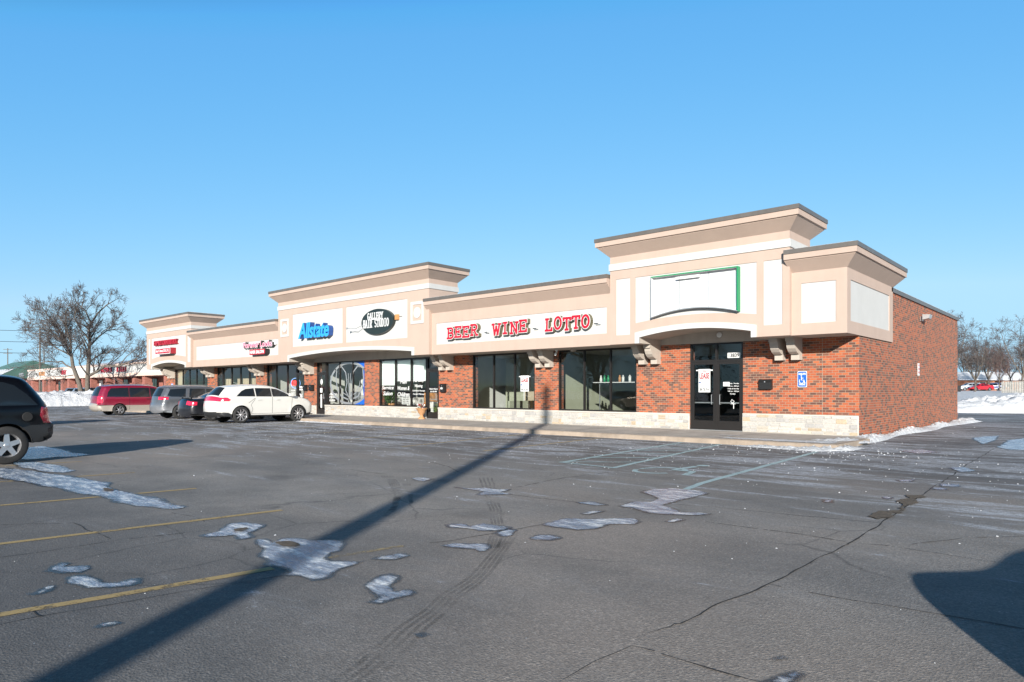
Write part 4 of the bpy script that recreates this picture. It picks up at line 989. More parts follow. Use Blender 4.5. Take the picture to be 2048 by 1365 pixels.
m_ = MB(); m_.prism([((p[0]-(cx0+cx1)/2)*.985+(cx0+cx1)/2, (p[1]-(cz0+cz1)/2)*.95+(cz0+cz1)/2) for p in P], 'y', YF-.315, YF-.301, M['red']); m_.build('sign_face', g)
text_obj('lettering', 'HAIR SALON', g, cx0+.10, cx1-.12, 3.62, 3.82, YF-.316, .012, [M['trimw']], .03)

# ------------------------------------------------------------------ things on the walls
def wall_poster(name, label, x0, x1, z0, z1, y, phone):
    g = thing(name, label, 'poster', (0, 0, 0), group='FOR LEASE posters')
    m_ = MB(); m_.box(x0, x1, y-.006, y, z0, z1, M['trimw']); e = .09
    m_.box(x0-e, x0-.001, y-.005, y-.001, z1-.06, z1-.02, M['trimw']); m_.box(x1+.001, x1+e, y-.005, y-.001, z1-.06, z1-.02, M['trimw'])
    m_.build('sheet', g); w_ = x1-x0; h = z1-z0
    text_obj('lettering', 'FOR', g, x0+.36*w_, x1-.36*w_, z1-.13*h, z1-.05*h, y-.007, .002, [M['darkred']], .03)
    text_obj('lettering', 'LEASE', g, x0+.08*w_, x1-.08*w_, z1-.42*h, z1-.17*h, y-.007, .002, [M['darkred']], .035)
    m_ = MB(); m_.prism([(x0+.12*w_+.035*math.cos(R(a_)), z0+.42*h+.035*math.sin(R(a_))) for a_ in range(0, 360, 45)], 'y', y-.009, y-.007, M['navy'])
    m_.box(x0+.26*w_, x1-.1*w_, y-.009, y-.007, z0+.43*h, z0+.45*h, M['grey']); m_.box(x0+.26*w_, x1-.1*w_, y-.009, y-.007, z0+.37*h, z0+.385*h, M['grey']); m_.build('emblem', g)
    text_obj('lettering', phone, g, x0+.07*w_, x1-.07*w_, z0+.06*h, z0+.20*h, y-.007, .002, [M['black']], .02)
wall_poster('lease_poster', 'white FOR LEASE poster taped inside the left leaf of the right hand double door', -5.02, -4.60, 1.40, 2.18, .028, '586.726.7616')
wall_poster('lease_poster', 'white FOR LEASE poster taped in the window below the paired stucco brackets', X(1040.5), X(1057), 1.42, 2.08, .025, '586.726.7616')
# door lettering
g = T(text_obj('house_number', '13839', None, -3.98, -3.62, 2.55, 2.68, .078, .003, [M['black']], .03), 'white address plate with black numbers above the right hand door leaf', 'number')
m_ = MB(); m_.box(-4.02, -3.58, .079, .0795, 2.53, 2.70, M['trimw']); o2 = m_.build('plate'); o2.parent = g
g = thing('door_lettering', 'white opening hours lettering on the right leaf of the right hand double door', 'lettering', (0, 0, 0))
for i, (tx, a, b_) in enumerate([('Monday - Thursday', -4.0, -3.62), ('9:00 am - 8:00 pm', -4.0, -3.62), ('Friday & Saturday', -4.0, -3.62), ('9:00 am - 9:00 pm', -4.0, -3.62), ('Sunday', -3.92, -3.74)]):
    text_obj('lettering', tx, g, a, b_, 1.66-.085*i, 1.71-.085*i, .058, .002, [M['trimw']], .02)
m_ = MB(); m_.box(-4.16, -3.94, .055, .058, 1.60, 1.74, M['trimw']); m_.build('sticker', g)
m_ = MB(); m_.tube([(-3.86, .055, 1.02), (-3.78, .055, 1.10), (-3.86, .055, 1.16), (-3.90, .055, 1.10), (-3.80, .055, 1.0), (-3.80, .055, .86)], .012, 5, M['trimw']); m_.tube([(-3.90, .055, 1.02), (-3.74, .055, 1.02)], .01, 5, M['trimw']); m_.build('door_emblem', g)
# second tenant's hand lettering (salon window)
def lett(label, name, rows, y=.07):
    g = thing(name, label, 'lettering', (0, 0, 0), group='white window lettering')
    for tx, a, b_, z0, z1 in rows: text_obj('lettering', tx, g, a, b_, z0, z1, y, .003, [M['trimw']], .012, .25)
xl = wl['eL']; xa, xb, xc = X(789.2), X(820.7), wl['dL']-.1
lett('white script lettering Full Service Salon in the left pane of the salon window', 'window_lettering', [('Full', xl+.35, xl+.95, 1.80, 1.98), ('Service', xl+.15, xa-.15, 1.52, 1.70), ('Salon', xl+.25, xa-.25, 1.22, 1.42)])
lett('white script lettering Men Women & Children in the middle salon pane', 'window_lettering', [('Men', xa+.35, xa+.85, 1.80, 1.97), ('Women &', xa+.15, xb-.15, 1.48, 1.68), ('Children', xa+.15, xb-.15, 1.18, 1.38)])
lett('white script lettering Full Body Waxing in the right salon pane', 'window_lettering', [('Full Body', xb+.15, xc-.15, 1.84, 2.0), ('Waxing', xb+.25, xc-.25, 1.58, 1.76), ('Full Body Massage', xb+.08, xc-.08, 1.40, 1.49), ('Facials Makeup', xb+.12, xc-.12, 1.24, 1.33)])
lett('white lettering Walk-Ins Welcome on the narrow door right of the flower urn', 'door_lettering', [('Walk-Ins Welcome', wl['dL']+.15, wl['dR']-.14, 1.50, 1.58), ('586.498.9490', wl['dL']+.2, wl['dR']-.2, 1.38, 1.45), ('13847', wl['dL']+.30, wl['dR']-.25, 2.56, 2.72)], .055)
m_ = MB(); m_.box(X(797), X(813), .2, .205, .78, 1.12+.08, M['trimw']); g = T(m_.build('paper_notice'), 'white paper notice with black type low in the middle salon pane', 'notice')
for i, tx in enumerate(['Walk-Ins', '586.498', 'WELCOME', 'OPEN 9-8']): text_obj('lettering', tx, g, X(799), X(811), 1.08-.09*i, 1.14-.09*i, .199, .001, [M['black']], .02)
# emblem window: big ring and cupped hands decal, blue corner field
g = thing('window_decal', 'round silver cupped hands window decal with a bright blue field at its right', 'decal', (0, 0, 0))
ex, ez, ew, eh = X(697), 1.86, 1.86, 1.13; yd = .066
# pane rectangle the blue field fills, outside the oval
zb, zt, xr = .73, 2.98, wl['fR']-.06
ov = [(ex+(ew)*math.cos(R(a_)), ez+eh*math.sin(R(a_))) for a_ in range(-84, 85, 6)]
ov = [(x, min(max(z, zb+.001), zt-.001)) for x, z in ov if x < xr-.01]
m_ = MB(); P = [(ov[0][0], zb)]+[(xr, zb), (xr, zt)]+[(ov[-1][0], zt)]+ov[::-1]
V, fs = tri(P); m_.add([(p.x, yd, p.y) for p in V], fs, M['decal']); m_.build('blue_field', g)
def dline(pts, t_, nm='silver_line'):
    m_ = MB(); P = [Vector(p) for p in pts]; vs = []; fs = []
    for i, p in enumerate(P):
        d = (P[min(i+1, len(P)-1)]-P[max(i-1, 0)]).normalized(); n = Vector((-d.y, d.x))*t_*.5
        vs += [(p.x+n.x, yd-.004, p.y+n.y), (p.x-n.x, yd-.004, p.y-n.y)]
        if i: k = 2*i; fs.append((k-1, k+1, k, k-2))
    m_.add(vs, fs, M['alu']); return m_.build(nm, g)
dline([(ex+ew*.95*math.cos(R(a_)), ez+eh*.97*math.sin(R(a_))) for a_ in range(0, 361, 8)], .13, 'silver_ring')
for s_ in (-1, 1):
    dline([(ex+s_*.12, .98), (ex+s_*.75, 1.15), (ex+s_*1.12, 1.55), (ex+s_*1.25, 2.1), (ex+s_*1.18, 2.55), (ex+s_*1.35, 2.62)], .085)
    dline([(ex+s_*.10, 1.12), (ex+s_*.35, 1.5), (ex+s_*.22, 1.9), (ex+s_*.35, 2.45), (ex+s_*.75, 2.78), (ex+s_*.9, 2.7)], .08)
    dline([(ex+s_*.05, 1.0), (ex+s_*.04, 1.6), (ex+s_*.08, 2.0), (ex+s_*.1, 2.4)], .05)
    dline([(ex+s_*.2, 1.2), (ex+s_*.6, 1.35), (ex+s_*.9, 1.75), (ex+s_*.95, 2.0)], .05)
lett('white lettering at the lower left of the round decal window', 'window_lettering', [('Auto', wl['fL']+.25, wl['fL']+1.0, 1.22, 1.34), ('Home', wl['fL']+.25, wl['fL']+1.0, 1.05, 1.17), ('Life', wl['fL']+.25, wl['fL']+.8, .88, 1.0)])
m_ = MB(); m_.box(wl['gL']+.32, wl['gL']+.46, .05, .055, .5, 1.25, M['trimw']); m_.box(wl['gL']+.28, wl['gL']+.50, .05, .055, 1.35, 1.6, M['trimw']); m_.prism([(wl['gL']+.42+.11*math.cos(R(a_)), 1.95+.16*math.sin(R(a_))) for a_ in range(0, 360, 30)], 'y', .05, .055, M['trimw'])
T(m_.build('door_lettering'), 'white vertical decals on the narrow door right of the white crossover', 'decal')
# neon open sign and dark door decals
neon = emis('neon red', (1.0, .03, .03), 2.2); neonb = emis('neon blue', (.25, .5, 1.0), .9)
g = thing('open_sign', 'red neon OPEN sign with a blue oval rim in the dark salon window', 'sign', (0, 0, 0))
nx_, nz_ = X(583.5), 1.90
m_ = MB(); m_.tube([(nx_+.52*math.cos(R(a_)), .25, nz_+.30*math.sin(R(a_))) for a_ in range(0, 361, 15)], .016, 5, neonb, cap=False); m_.build('rim_tube', g)
text_obj('lettering', 'OPEN', g, nx_-.40, nx_+.40, nz_-.15, nz_+.15, .24, .02, [neon], .02)
lett('white lettering column below the neon OPEN sign', 'window_lettering', [('HAIR', nx_-.2, nx_+.25, 1.42, 1.52), ('NAILS', nx_-.2, nx_+.25, 1.27, 1.37), ('COLOR', nx_-.25, nx_+.3, 1.12, 1.22), ('TANNING', nx_-.3, nx_+.35, .97, 1.07), ('WAXING', nx_-.25, nx_+.3, .82, .92)])
m_ = MB(); xd = (wl['hL']+wl['hR'])/2
for zz in (1.62, 1.48): m_.box(xd-.18, xd+.16, .05, .055, zz, zz+.09, M['trimw'])
m_.tube([(xd-.14, .05, 1.02), (xd+.16, .05, 1.28)], .03, 5, M['trimw']); m_.tube([(xd-.12, .05, 1.27), (xd+.12, .05, 1.05)], .03, 5, M['trimw']); m_.box(xd-.18, xd+.18, .05, .055, .82, .90, M['trimw'])
T(m_.build('door_lettering'), 'white scissor emblem and stickers on the black salon door', 'decal')
# mailboxes, signs, lamps, cameras
def mailbox(x0, x1, z0, z1, label, lock=True):
    g = thing('mailbox', label, 'mailbox', (x0, 0, z0), group='black wall mailboxes'); w_ = x1-x0; h = z1-z0
    m_ = MB(); m_.prism([(0, 0), (-.13, .0), (-.15, h*.82), (-.10, h), (0, h)], 'x', 0, w_, M['black']); m_.build('box', g)
    m_ = MB(); m_.prism([(-.11, h+.004), (-.165, h*.80), (-.165, h*.74), (-.172, h*.80), (-.115, h+.014), (0, h+.014), (0, h+.004)], 'x', -.01, w_+.01, M['black']); m_.build('lid', g)
    m_ = MB(); m_.lathe([(0, -.012), (.02, -.010), (.022, .0), (0, .004)], 8, M['alu'], (w_*.5, -.168, h*.77), 'y'); m_.build('lock', g)
    return g
mailbox(-2.88, -2.50, 1.50, 1.80, 'wide black mailbox on the brick between the double door and the blue sign')
mb2 = mailbox(-17.80, -17.50, 1.38, 1.76, 'tall black mailbox right of the narrow door beside the flower urn')
m_ = MB(); m_.box(.08, .20, -.175, -.158, .14, .22, M['trimw']); m_.build('sticker', mb2)
mailbox(X(609.5), X(615.5), 1.46, 1.78, 'left of the two mailboxes on the pier behind the white crossover')
mailbox(X(621), X(629), 1.46, 1.78, 'right of the two mailboxes on the pier behind the white crossover')
def hcsign(x0, x1, z0, z1, label, y=-.03):
    g = thing('parking_sign', label, 'sign', (0, 0, 0), group='blue accessible parking signs'); w_ = x1-x0; h = z1-z0; r_ = .035
    def rr(e): return arc(x1-r_-e, z0+r_+e, r_, r_, -90, 0, 4)+arc(x1-r_-e, z1-r_-e, r_, r_, 0, 90, 4)+arc(x0+r_+e, z1-r_-e, r_, r_, 90, 180, 4)+arc(x0+r_+e, z0+r_+e, r_, r_, 180, 270, 4)
    m_ = MB(); m_.prism(rr(0), 'y', y, y+.004, M['trimw']); m_.prism(rr(.014), 'y', y-.0025, y-.0005, M['decal']); m_.build('plate', g)
    text_obj('lettering', 'HANDICAPPED', g, x0+.03, x1-.03, z1-.115, z1-.055, y-.003, .002, [M['trimw']], .03)
    text_obj('lettering', 'PARKING', g, x0+.05, x1-.05, z0+.055, z0+.115, y-.003, .002, [M['trimw']], .03)
    m_ = MB(); cx, cz = (x0+x1)/2, (z0+z1)/2
    m_.tube([(cx-.02+.065*math.cos(R(a_)), y-.004, cz-.06+.07*math.sin(R(a_))) for a_ in range(130, 390, 20)], .010, 5, M['trimw'])
    m_.tube([(cx-.025, y-.004, cz+.09), (cx-.02, y-.004, cz-.03), (cx+.05, y-.004, cz-.03), (cx+.075, y-.004, cz-.12), (cx+.10, y-.004, cz-.115)], .012, 5, M['trimw']); m_.tube([(cx-.02, y-.004, cz+.03), (cx+.04, y-.004, cz+.03)], .010, 5, M['trimw'])
    m_.lathe([(0, -.004), (.02, -.003), (.02, .003), (0, .004)], 8, M['trimw'], (cx-.025, y-.004, cz+.125), 'y'); m_.build('wheelchair_symbol', g)
hcsign(-1.73, -1.45, 1.56, 2.05, 'blue HANDICAPPED PARKING sign on the brick right of the wide mailbox')
hcsign(X(343), X(347), 1.55, 2.0, 'small blue parking sign on the far left brick pier of the mall')
m_ = MB(); m_.box(-.0+.002, .02, 7.72, 7.98, 2.02, 2.48, M['trimw']); g = T(m_.build('side_notice'), 'small white notice with red lettering on the plain brick side wall', 'sign')
for i in range(3): text_obj('lettering', ['NO', 'PARK', 'ING'][i], g, 7.75, 7.95, 2.36-.13*i, 2.44-.13*i, .021, .002, [M['red']], .02, face='x')
g = thing('wall_lamp', 'grey box floodlight high on the plain brick side wall', 'lamp', (0, 8.3, 4.12))
m_ = MB(); m_.box(.0, .09, -.10, .10, -.02, .16, M['grey']); m_.build('back_box', g)
m_ = MB(); m_.prism([(.09, .02), (.30, .06), (.34, .20), (.09, .22)], 'y', -.22, .22, M['alu']); m_.build('lamp_housing', g)
g = thing('security_camera', 'white security camera under the soffit between the two large shop windows', 'camera', (0, 0, 0))
cx = wx(1113.0, -.5); m_ = MB(); m_.lathe([(0, 0), (.05, 0), (.05, -.05), (.02, -.07), (.02, -.12), (0, -.12)], 10, M['trimw'], (cx, -.5, ZS)); m_.build('mount', g)
m_ = MB(); m_.tube([(cx-.05, -.44, ZS-.10), (cx+.10, -.70, ZS-.20)], .045, 8, M['trimw']); m_.build('camera_body', g)
m_ = MB(); cx = wx(1147, -.5); m_.box(cx-.08, cx+.08, -.58, -.44, ZS-.1, ZS-.001, M['greyst']); T(m_.build('soffit_box'), 'small beige box under the soffit right of the security camera', 'box')
m_ = MB(); m_.lathe([(0, 0), (.09, 0), (.09, -.03), (.05, -.05), (0, -.05)], 12, M['trimw'], (-4.25, -.03, 3.30), 'y'); T(m_.build('soffit_lamp'), 'round white lamp on the lintel above the double door', 'lamp')

# flower urn and indoor plants
g = thing('flower_urn', 'terracotta pedestal urn with red flowers on the walk beside the narrow door', 'urn', (-18.75, -.42, FL))
m_ = MB(); m_.lathe([(0, 0), (.17, 0), (.17, .05), (.10, .09), (.07, .16), (.09, .20), (.10, .22), (.17, .30), (.21, .42), (.27, .47), (.28, .50), (.25, .51), (.20, .46), (0, .44)], 20, M['terra']); m_.build('urn', g, smooth=True, ang=40)
def leafclump(name, parent, c, n, r, h, mats, seed, ln_=.12, wd=.03):
    rnd = random.Random(seed); mb = MB()
    for k in range(n):
        a_ = rnd.uniform(0, 6.283); q = rnd.uniform(0, r); x, y = c[0]+q*math.cos(a_), c[1]+q*math.sin(a_); z = c[2]+rnd.uniform(0, h)
        d = Vector((math.cos(a_)*rnd.uniform(.3, 1), math.sin(a_)*rnd.uniform(.3, 1), rnd.uniform(-.3, 1.2))).normalized()*ln_*rnd.uniform(.6, 1.3); s_ = d.cross(Vector((rnd.uniform(-1, 1), rnd.uniform(-1, 1), rnd.uniform(-1, 1)))).normalized()*wd
        p = Vector((x, y, z)); mb.add([p, p+d*.5+s_, p+d, p+d*.5-s_], [(0, 1, 2, 3)], rnd.choice(mats))
    return mb.build(name, parent, fixn=False)
leafclump('flowers', g, (0, 0, .44), 90, .16, .22, [M['red'], M['red'], M['trimw'], M['leaf']], 4, .10, .03)
g = thing('potted_plant', 'leafy green plant in the lower left of the salon window', 'plant', (-22.1, .45, .7))
leafclump('foliage', g, (0, 0, .15), 260, .24, .42, [M['leaf']], 5, .22, .03)
m_ = MB(); m_.lathe([(0, -.5), (.14, -.5), (.18, .12), (.15, .12), (0, .1)], 12, M['terra']); m_.build('pot', g)
gl_ = plain('pale leaf', (.20, .27, .06), .6, var=.3, vs=8)
g = thing('spider_plant', 'pale green arching plant behind the glass of the narrow door', 'plant', (-18.35, .45, FL))
leafclump('foliage', g, (0, 0, .25), 260, .16, .35, [gl_, M['leaf']], 6, .30, .014)
m_ = MB(); m_.lathe([(0, 0), (.12, 0), (.15, .25), (.13, .25), (0, .22)], 12, M['terra']); m_.build('pot', g)

# ------------------------------------------------------------------ vehicles
def paint(name, col, metal=.0, rough=.32, dirt=0.0, dcol=(.30, .28, .26)):
    if name in _mc: return _mc[name]
    m, t, b = nmat(name); b.inputs['Roughness'].default_value = rough; b.inputs['Metallic'].default_value = metal
    b.inputs['Coat Weight'].default_value = .8; b.inputs['Coat Roughness'].default_value = .06
    n1 = noise_tex(t, 4, 5, .6)
    if dirt:
        tc = t.nodes.new('ShaderNodeTexCoord'); sp = t.nodes.new('ShaderNodeSeparateXYZ'); L(t, tc.outputs['Object'], sp.inputs[0])
        mr = N(t, 'ShaderNodeMapRange'); L(t, vmath(t, 'ADD', sp.outputs[2], vmath(t, 'MULTIPLY', n1, .5)), mr.inputs[0]); mr.inputs[1].default_value = 1.15; mr.inputs[2].default_value = .55
        f = vmath(t, 'MULTIPLY', mr.outputs[0], dirt); L(t, mixc(t, f, col, dcol), b.inputs['Base Color'])
        L(t, vmath(t, 'SUBTRACT', .8, vmath(t, 'MULTIPLY', f, .7)), b.inputs['Coat Weight'])
        L(t, vmath(t, 'ADD', rough, vmath(t, 'MULTIPLY', f, .4)), b.inputs['Roughness'])
    else: b.inputs['Base Color'].default_value = (*col, 1)
    _mc[name] = m; return m
M['tyre'] = plain('tyre', (.022, .021, .02), .85, var=.3, vs=8); M['rim'] = plain('rim alloy', (.55, .55, .56), .3, .8, var=.08)
M['trimb'] = plain('black trim', (.018, .018, .018), .55, var=.1); M['under'] = plain('underbody', (.01, .01, .01), .9, var=0)
M['chrome'] = plain('chrome', (.75, .75, .76), .12, 1.0, var=0)
def carglass():
    m, t, b = nmat('car glass'); b.inputs['Base Color'].default_value = (.012, .015, .018, 1); b.inputs['Roughness'].default_value = .04; b.inputs['Specular IOR Level'].default_value = .45; return m
M['cglass'] = carglass(); M['lampred'] = plain('tail lamp red', (.60, .015, .05), .2, var=.05, coat=.8); M['lampclear'] = plain('lamp clear', (.75, .75, .75), .15, var=.03, coat=.8)
M['plate'] = plain('licence plate', (.72, .72, .68), .5, var=.05); M['reflector'] = plain('amber', (.7, .2, .02), .3, var=0)
def dense(P, step):
    out = []
    for i in range(len(P)-1):
        a, b = Vector(P[i]), Vector(P[i+1]); k = max(1, int((b-a).length/step))
        out += [a+(b-a)*q/k for q in range(k)]
    return out+[Vector(P[-1])]
def smoothline(P, it=2):       # Chaikin, ends kept
    for _ in range(it):
        Q = [P[0]]
        for i in range(len(P)-1):
            a, b = Vector(P[i]), Vector(P[i+1])
            if i: Q.append(a*.75+b*.25)
            if i < len(P)-2: Q.append(a*.25+b*.75)
        P = Q+[P[-1]]
    return P
def make_car(sp, label, cat, name, group=None, detail=True):
    root = thing(name, label, cat, (0, 0, 0), group=group)
    L_, hw, belt = sp['L'], sp['W']/2, sp['belt']
    rw, fw, wr = sp['rw'], sp['fw'], sp['wr']
    up = dense(smoothline([Vector(p) for p in sp['top']], 2), .07)      # rear bottom -> roof -> front bottom
    sill = sp['sill']; ar = wr+.055
    bot = [(up[-1].x, up[-1].y)]
    zc = wr
    def arch(cx):
        a0 = math.degrees(math.asin(max(-1, min(1, (sill-zc)/ar)))); return [(cx+ar*math.cos(R(a_)), zc+ar*math.sin(R(a_))) for a_ in [a0+(180-2*a0)*i/16 for i in range(17)]]
    low_ = [(up[-1].x-.02, sill)] if up[-1].y > sill+.02 else []
    low_ += arch(fw)+arch(rw)
    if up[0].y > sill+.02: low_ += [(up[0].x+.02, sill)]
    outline = [(p.x, p.y) for p in up]+low_
    U = up
    def near(x, z):
        best = 1e9; nx = nz = 0
        for i in range(0, len(U)-1):
            ax, az, bx2, bz = U[i].x, U[i].y, U[i+1].x, U[i+1].y; dx, dz_ = bx2-ax, bz-az; l2 = dx*dx+dz_*dz_ or 1e-9
            t = max(0, min(1, ((x-ax)*dx+(z-az)*dz_)/l2)); qx, qz = ax+t*dx, az+t*dz_; d = (x-qx)**2+(z-qz)**2
            if d < best: best = d; l = math.sqrt(l2); nx, nz = -dz_/l, dx/l
        return math.sqrt(best), abs(nx)
    fr_, rr_ = sp.get('fr', .30), sp.get('rr', .22)
    def Wf(x, z):
        w_ = hw
        if z > belt: w_ -= sp['tumble']*((z-belt)/(sp['H']-belt))**1.15
        w_ -= .035*max(0, (belt-.28-z)/(belt-.28))**2*1.2
        w_ += .012*math.exp(-((z-(belt-.12))/.10)**2)
        for cx in (rw, fw):                                  # wheel arch flare
            d = math.hypot(x-cx, z-zc); w_ += .018*math.exp(-((d-ar)/.07)**2)
        w_ -= sp.get('plan', .10)*(abs(x-L_*.48)/(L_*.5))**3
        d, nx = near(x, z); r = .10+(rr_ if x < L_/2 else fr_)*nx*nx
        if d < r: w_ -= r*(1-math.sqrt(max(0, 1-(1-d/r)**2)))*.9
        return w_
    regions = sp['regions']                                   # (part name, material, polygon)
    pts = []
    rnd = random.Random(1)
    for i in range(int(L_/.085)):
        for j in range(int(sp['H']/.085)):
            x, z = .04+i*.085, sill+.03+j*.085
            if inpoly(x, z, outline) and near(x, z)[0] > .03: pts.append((x, z))
    for off in (.018, .045, .085, .14):
        for i in range(1, len(U)-1):
            d = (U[i+1]-U[i-1]).normalized(); x, z = U[i].x+d.y*off, U[i].y-d.x*off
            if inpoly(x, z, outline): pts.append((x, z))
    vs = [Vector(p) for p in outline]; es = [(i, (i+1) % len(outline)) for i in range(len(outline))]
    for nm, mt, P in regions:
        o = len(vs); vs += [Vector(p) for p in P]; es += [(o+i, o+(i+1) % len(P)) for i in range(len(P))]
    vs += [Vector(p) for p in pts]
    V, E_, Fs, *_ = delaunay_2d_cdt(vs, es, [], 0, 1e-4)
    W = [Wf(v.x, v.y) for v in V]
    parts = {}
    def mbp(nm):
        if nm not in parts: parts[nm] = MB()
        return parts[nm]
    cls = {}
    for f in Fs:
        x = sum(V[i].x for i in f)/3; z = sum(V[i].y for i in f)/3
        if not inpoly(x, z, outline): continue
        key = ('body', sp['paint'])
        for nm, mt, P in regions:
            if inpoly(x, z, P): key = (nm, mt)
        cls.setdefault(key, []).append(f)
    def emit(key, faces):
        nm, mt = key
        for s_ in (1, -1):
            pn = nm if nm in ('body', 'cladding') else nm+('|' if s_ > 0 else '!')
            mb = mbp(pn); idx = {}; vv = []; ff = []
            for f in faces:
                q = []
                for i in f:
                    if i not in idx: idx[i] = len(vv); vv.append((V[i].x, s_*W[i], V[i].y))
                    q.append(idx[i])
                ff.append(tuple(q) if s_ < 0 else tuple(q[::-1]))
            mb.add(vv, ff, M[mt] if isinstance(mt, str) else mt)
    for key, faces in cls.items(): emit(key, faces)
    # the skin across the car, from the rear bumper over the roof to the front bumper
    cols = [-1, -.86, -.68, -.45, -.2, 0, .2, .45, .68, .86, 1]
    rows = []
    for i, p in enumerate(U):
        d = (U[min(i+1, len(U)-1)]-U[max(i-1, 0)]).normalized(); nx, nz = -d.y, d.x; w_ = Wf(p.x, p.y)
        bl = (.045+.06*abs(nx))
        rows.append([(p.x+nx*bl*(1-c*c), w_*c, p.y+nz*bl*(1-c*c)) for c in cols])
    strip = sp['strip']
    for i in range(len(U)-1):
        mx, mz = (U[i].x+U[i+1].x)/2, (U[i].y+U[i+1].y)/2; d = U[i+1]-U[i]
        for j in range(len(cols)-1):
            c = (cols[j]+cols[j+1])/2; key = ('body', sp['paint'])
            for nm, mt, x0, x1, z0, z1, c0, c1 in strip:
                if x0 <= mx <= x1 and z0 <= mz <= z1 and c0 <= abs(c) <= c1: key = (nm, mt)
            nm = key[0]
            if nm == 'tail_lamp' or nm == 'headlamp': nm += '|' if c > 0 else '!'
            mbp(nm).add([rows[i][j], rows[i][j+1], rows[i+1][j+1], rows[i+1][j]], [(0, 3, 2, 1)], M[key[1]] if isinstance(key[1], str) else key[1])
    bodies = {}
    for nm, mb in parts.items():
        base = nm.rstrip('|!')
        me = mb.build(base, root, fixn=False)
        bm = bmesh.new(); bm.from_mesh(me.data); bmesh.ops.remove_doubles(bm, verts=bm.verts, dist=.0015); bm.to_mesh(me.data); bm.free()
        me.data.polygons.foreach_set('use_smooth', [True]*len(me.data.polygons)); me.data.set_sharp_from_angle(angle=R(38))
    # door gaps
    if detail:
        sm = MB()
        for P in sp.get('seams', []):
            Q = dense(P, .08)
            for s_ in (1, -1):
                vs2 = []; fs2 = []
                for i, p in enumerate(Q):
                    d = (Q[min(i+1, len(Q)-1)]-Q[max(i-1, 0)]).normalized(); n = Vector((-d.y, d.x))*.007
                    for q in (p+n, p-n): vs2.append((q.x, s_*(Wf(q.x, q.y)+.003), q.y))
                    if i: k = 2*i; fs2.append((k-2, k-1, k+1, k))
                sm.add(vs2, fs2, M['under'])
        if sp.get('seams'): sm.build('door_gaps', root, fixn=False)
        for x, z in sp.get('handles', []):
            for s_ in (1, -1):
                h = MB(); w_ = Wf(x, z); h.box(x, x+.17, s_*w_-(.0 if s_ > 0 else .035), s_*w_+(.035 if s_ > 0 else 0), z, z+.03, M[sp.get('hmat', 'trimb')] if sp.get('hmat') != 'paint' else sp['paint']); h.build('door_handle', root)
        mx_, mz_ = sp['mirror']
        for s_ in (1, -1):
            h = MB(); w_ = Wf(mx_, mz_); y0 = s_*(w_+.03); y1 = s_*(w_+.22)
            h.prism([(mx_-.04, mz_+.02), (mx_-.05, mz_+.15), (mx_+.06, mz_+.16), (mx_+.13, mz_+.06), (mx_+.08, mz_+.01)], 'y', y0, y1, sp['paint']); h.box(mx_, mx_+.06, min(s_*(w_-.03), y0), max(s_*(w_-.03), y0), mz_+.03, mz_+.08, M['trimb']); h.build('door_mirror', root)
        if sp.get('rails'):
            z_ = sp['H']; x0, x1 = sp['rails']
            for s_ in (1, -1):
                h = MB(); yy = s_*(hw-sp['tumble']-.10); h.tube([(x0, yy, z_-.03), (x0+.15, yy, z_+.045), ((x0+x1)/2, yy, z_+.06), (x1-.15, yy, z_+.045), (x1, yy, z_-.04)], .017, 6, M[sp.get('railmat', 'trimb')]); h.build('roof_rail', root)
        px0, pz, pw = sp.get('platepos', (-.02, .85, .31))
        h = MB(); h.box(px0-.02, px0, -pw/2, pw/2, pz, pz+.155, M['plate']); h.box(px0-.024, px0-.021, -pw*.36, pw*.36, pz+.05, pz+.10, M['navy']); h.build('licence_plate', root)
        for s_ in ((1, -1) if sp.get('pipes') else ()):
            h = MB(); h.lathe([(.035, -.02), (.035, .12), (.028, .12), (.028, -.02)], 10, M['chrome'], (.03, s_*hw*.62, .30), 'x'); h.build('exhaust_pipe', root)
    # inner wheel housings and floor
    ub = MB(); ub.box(.12, L_-.12, -hw+.12, hw-.12, sill+.03, sill+.06, M['under'])
    for cx in (rw, fw):
        for s_ in (1, -1):
            A_ = arch(cx); yo = s_*(hw-.03); yi = s_*(hw-.36)
            for i in range(len(A_)-1): ub.quad((A_[i][0], yo, A_[i][1]), (A_[i+1][0], yo, A_[i+1][1]), (A_[i+1][0], yi, A_[i+1][1]), (A_[i][0], yi, A_[i][1]), M['under'])
            ub.add([(a[0], yi, a[1]) for a in A_], [tuple(range(len(A_)))], M['under'])
    ub.build('underbody', root, fixn=False)
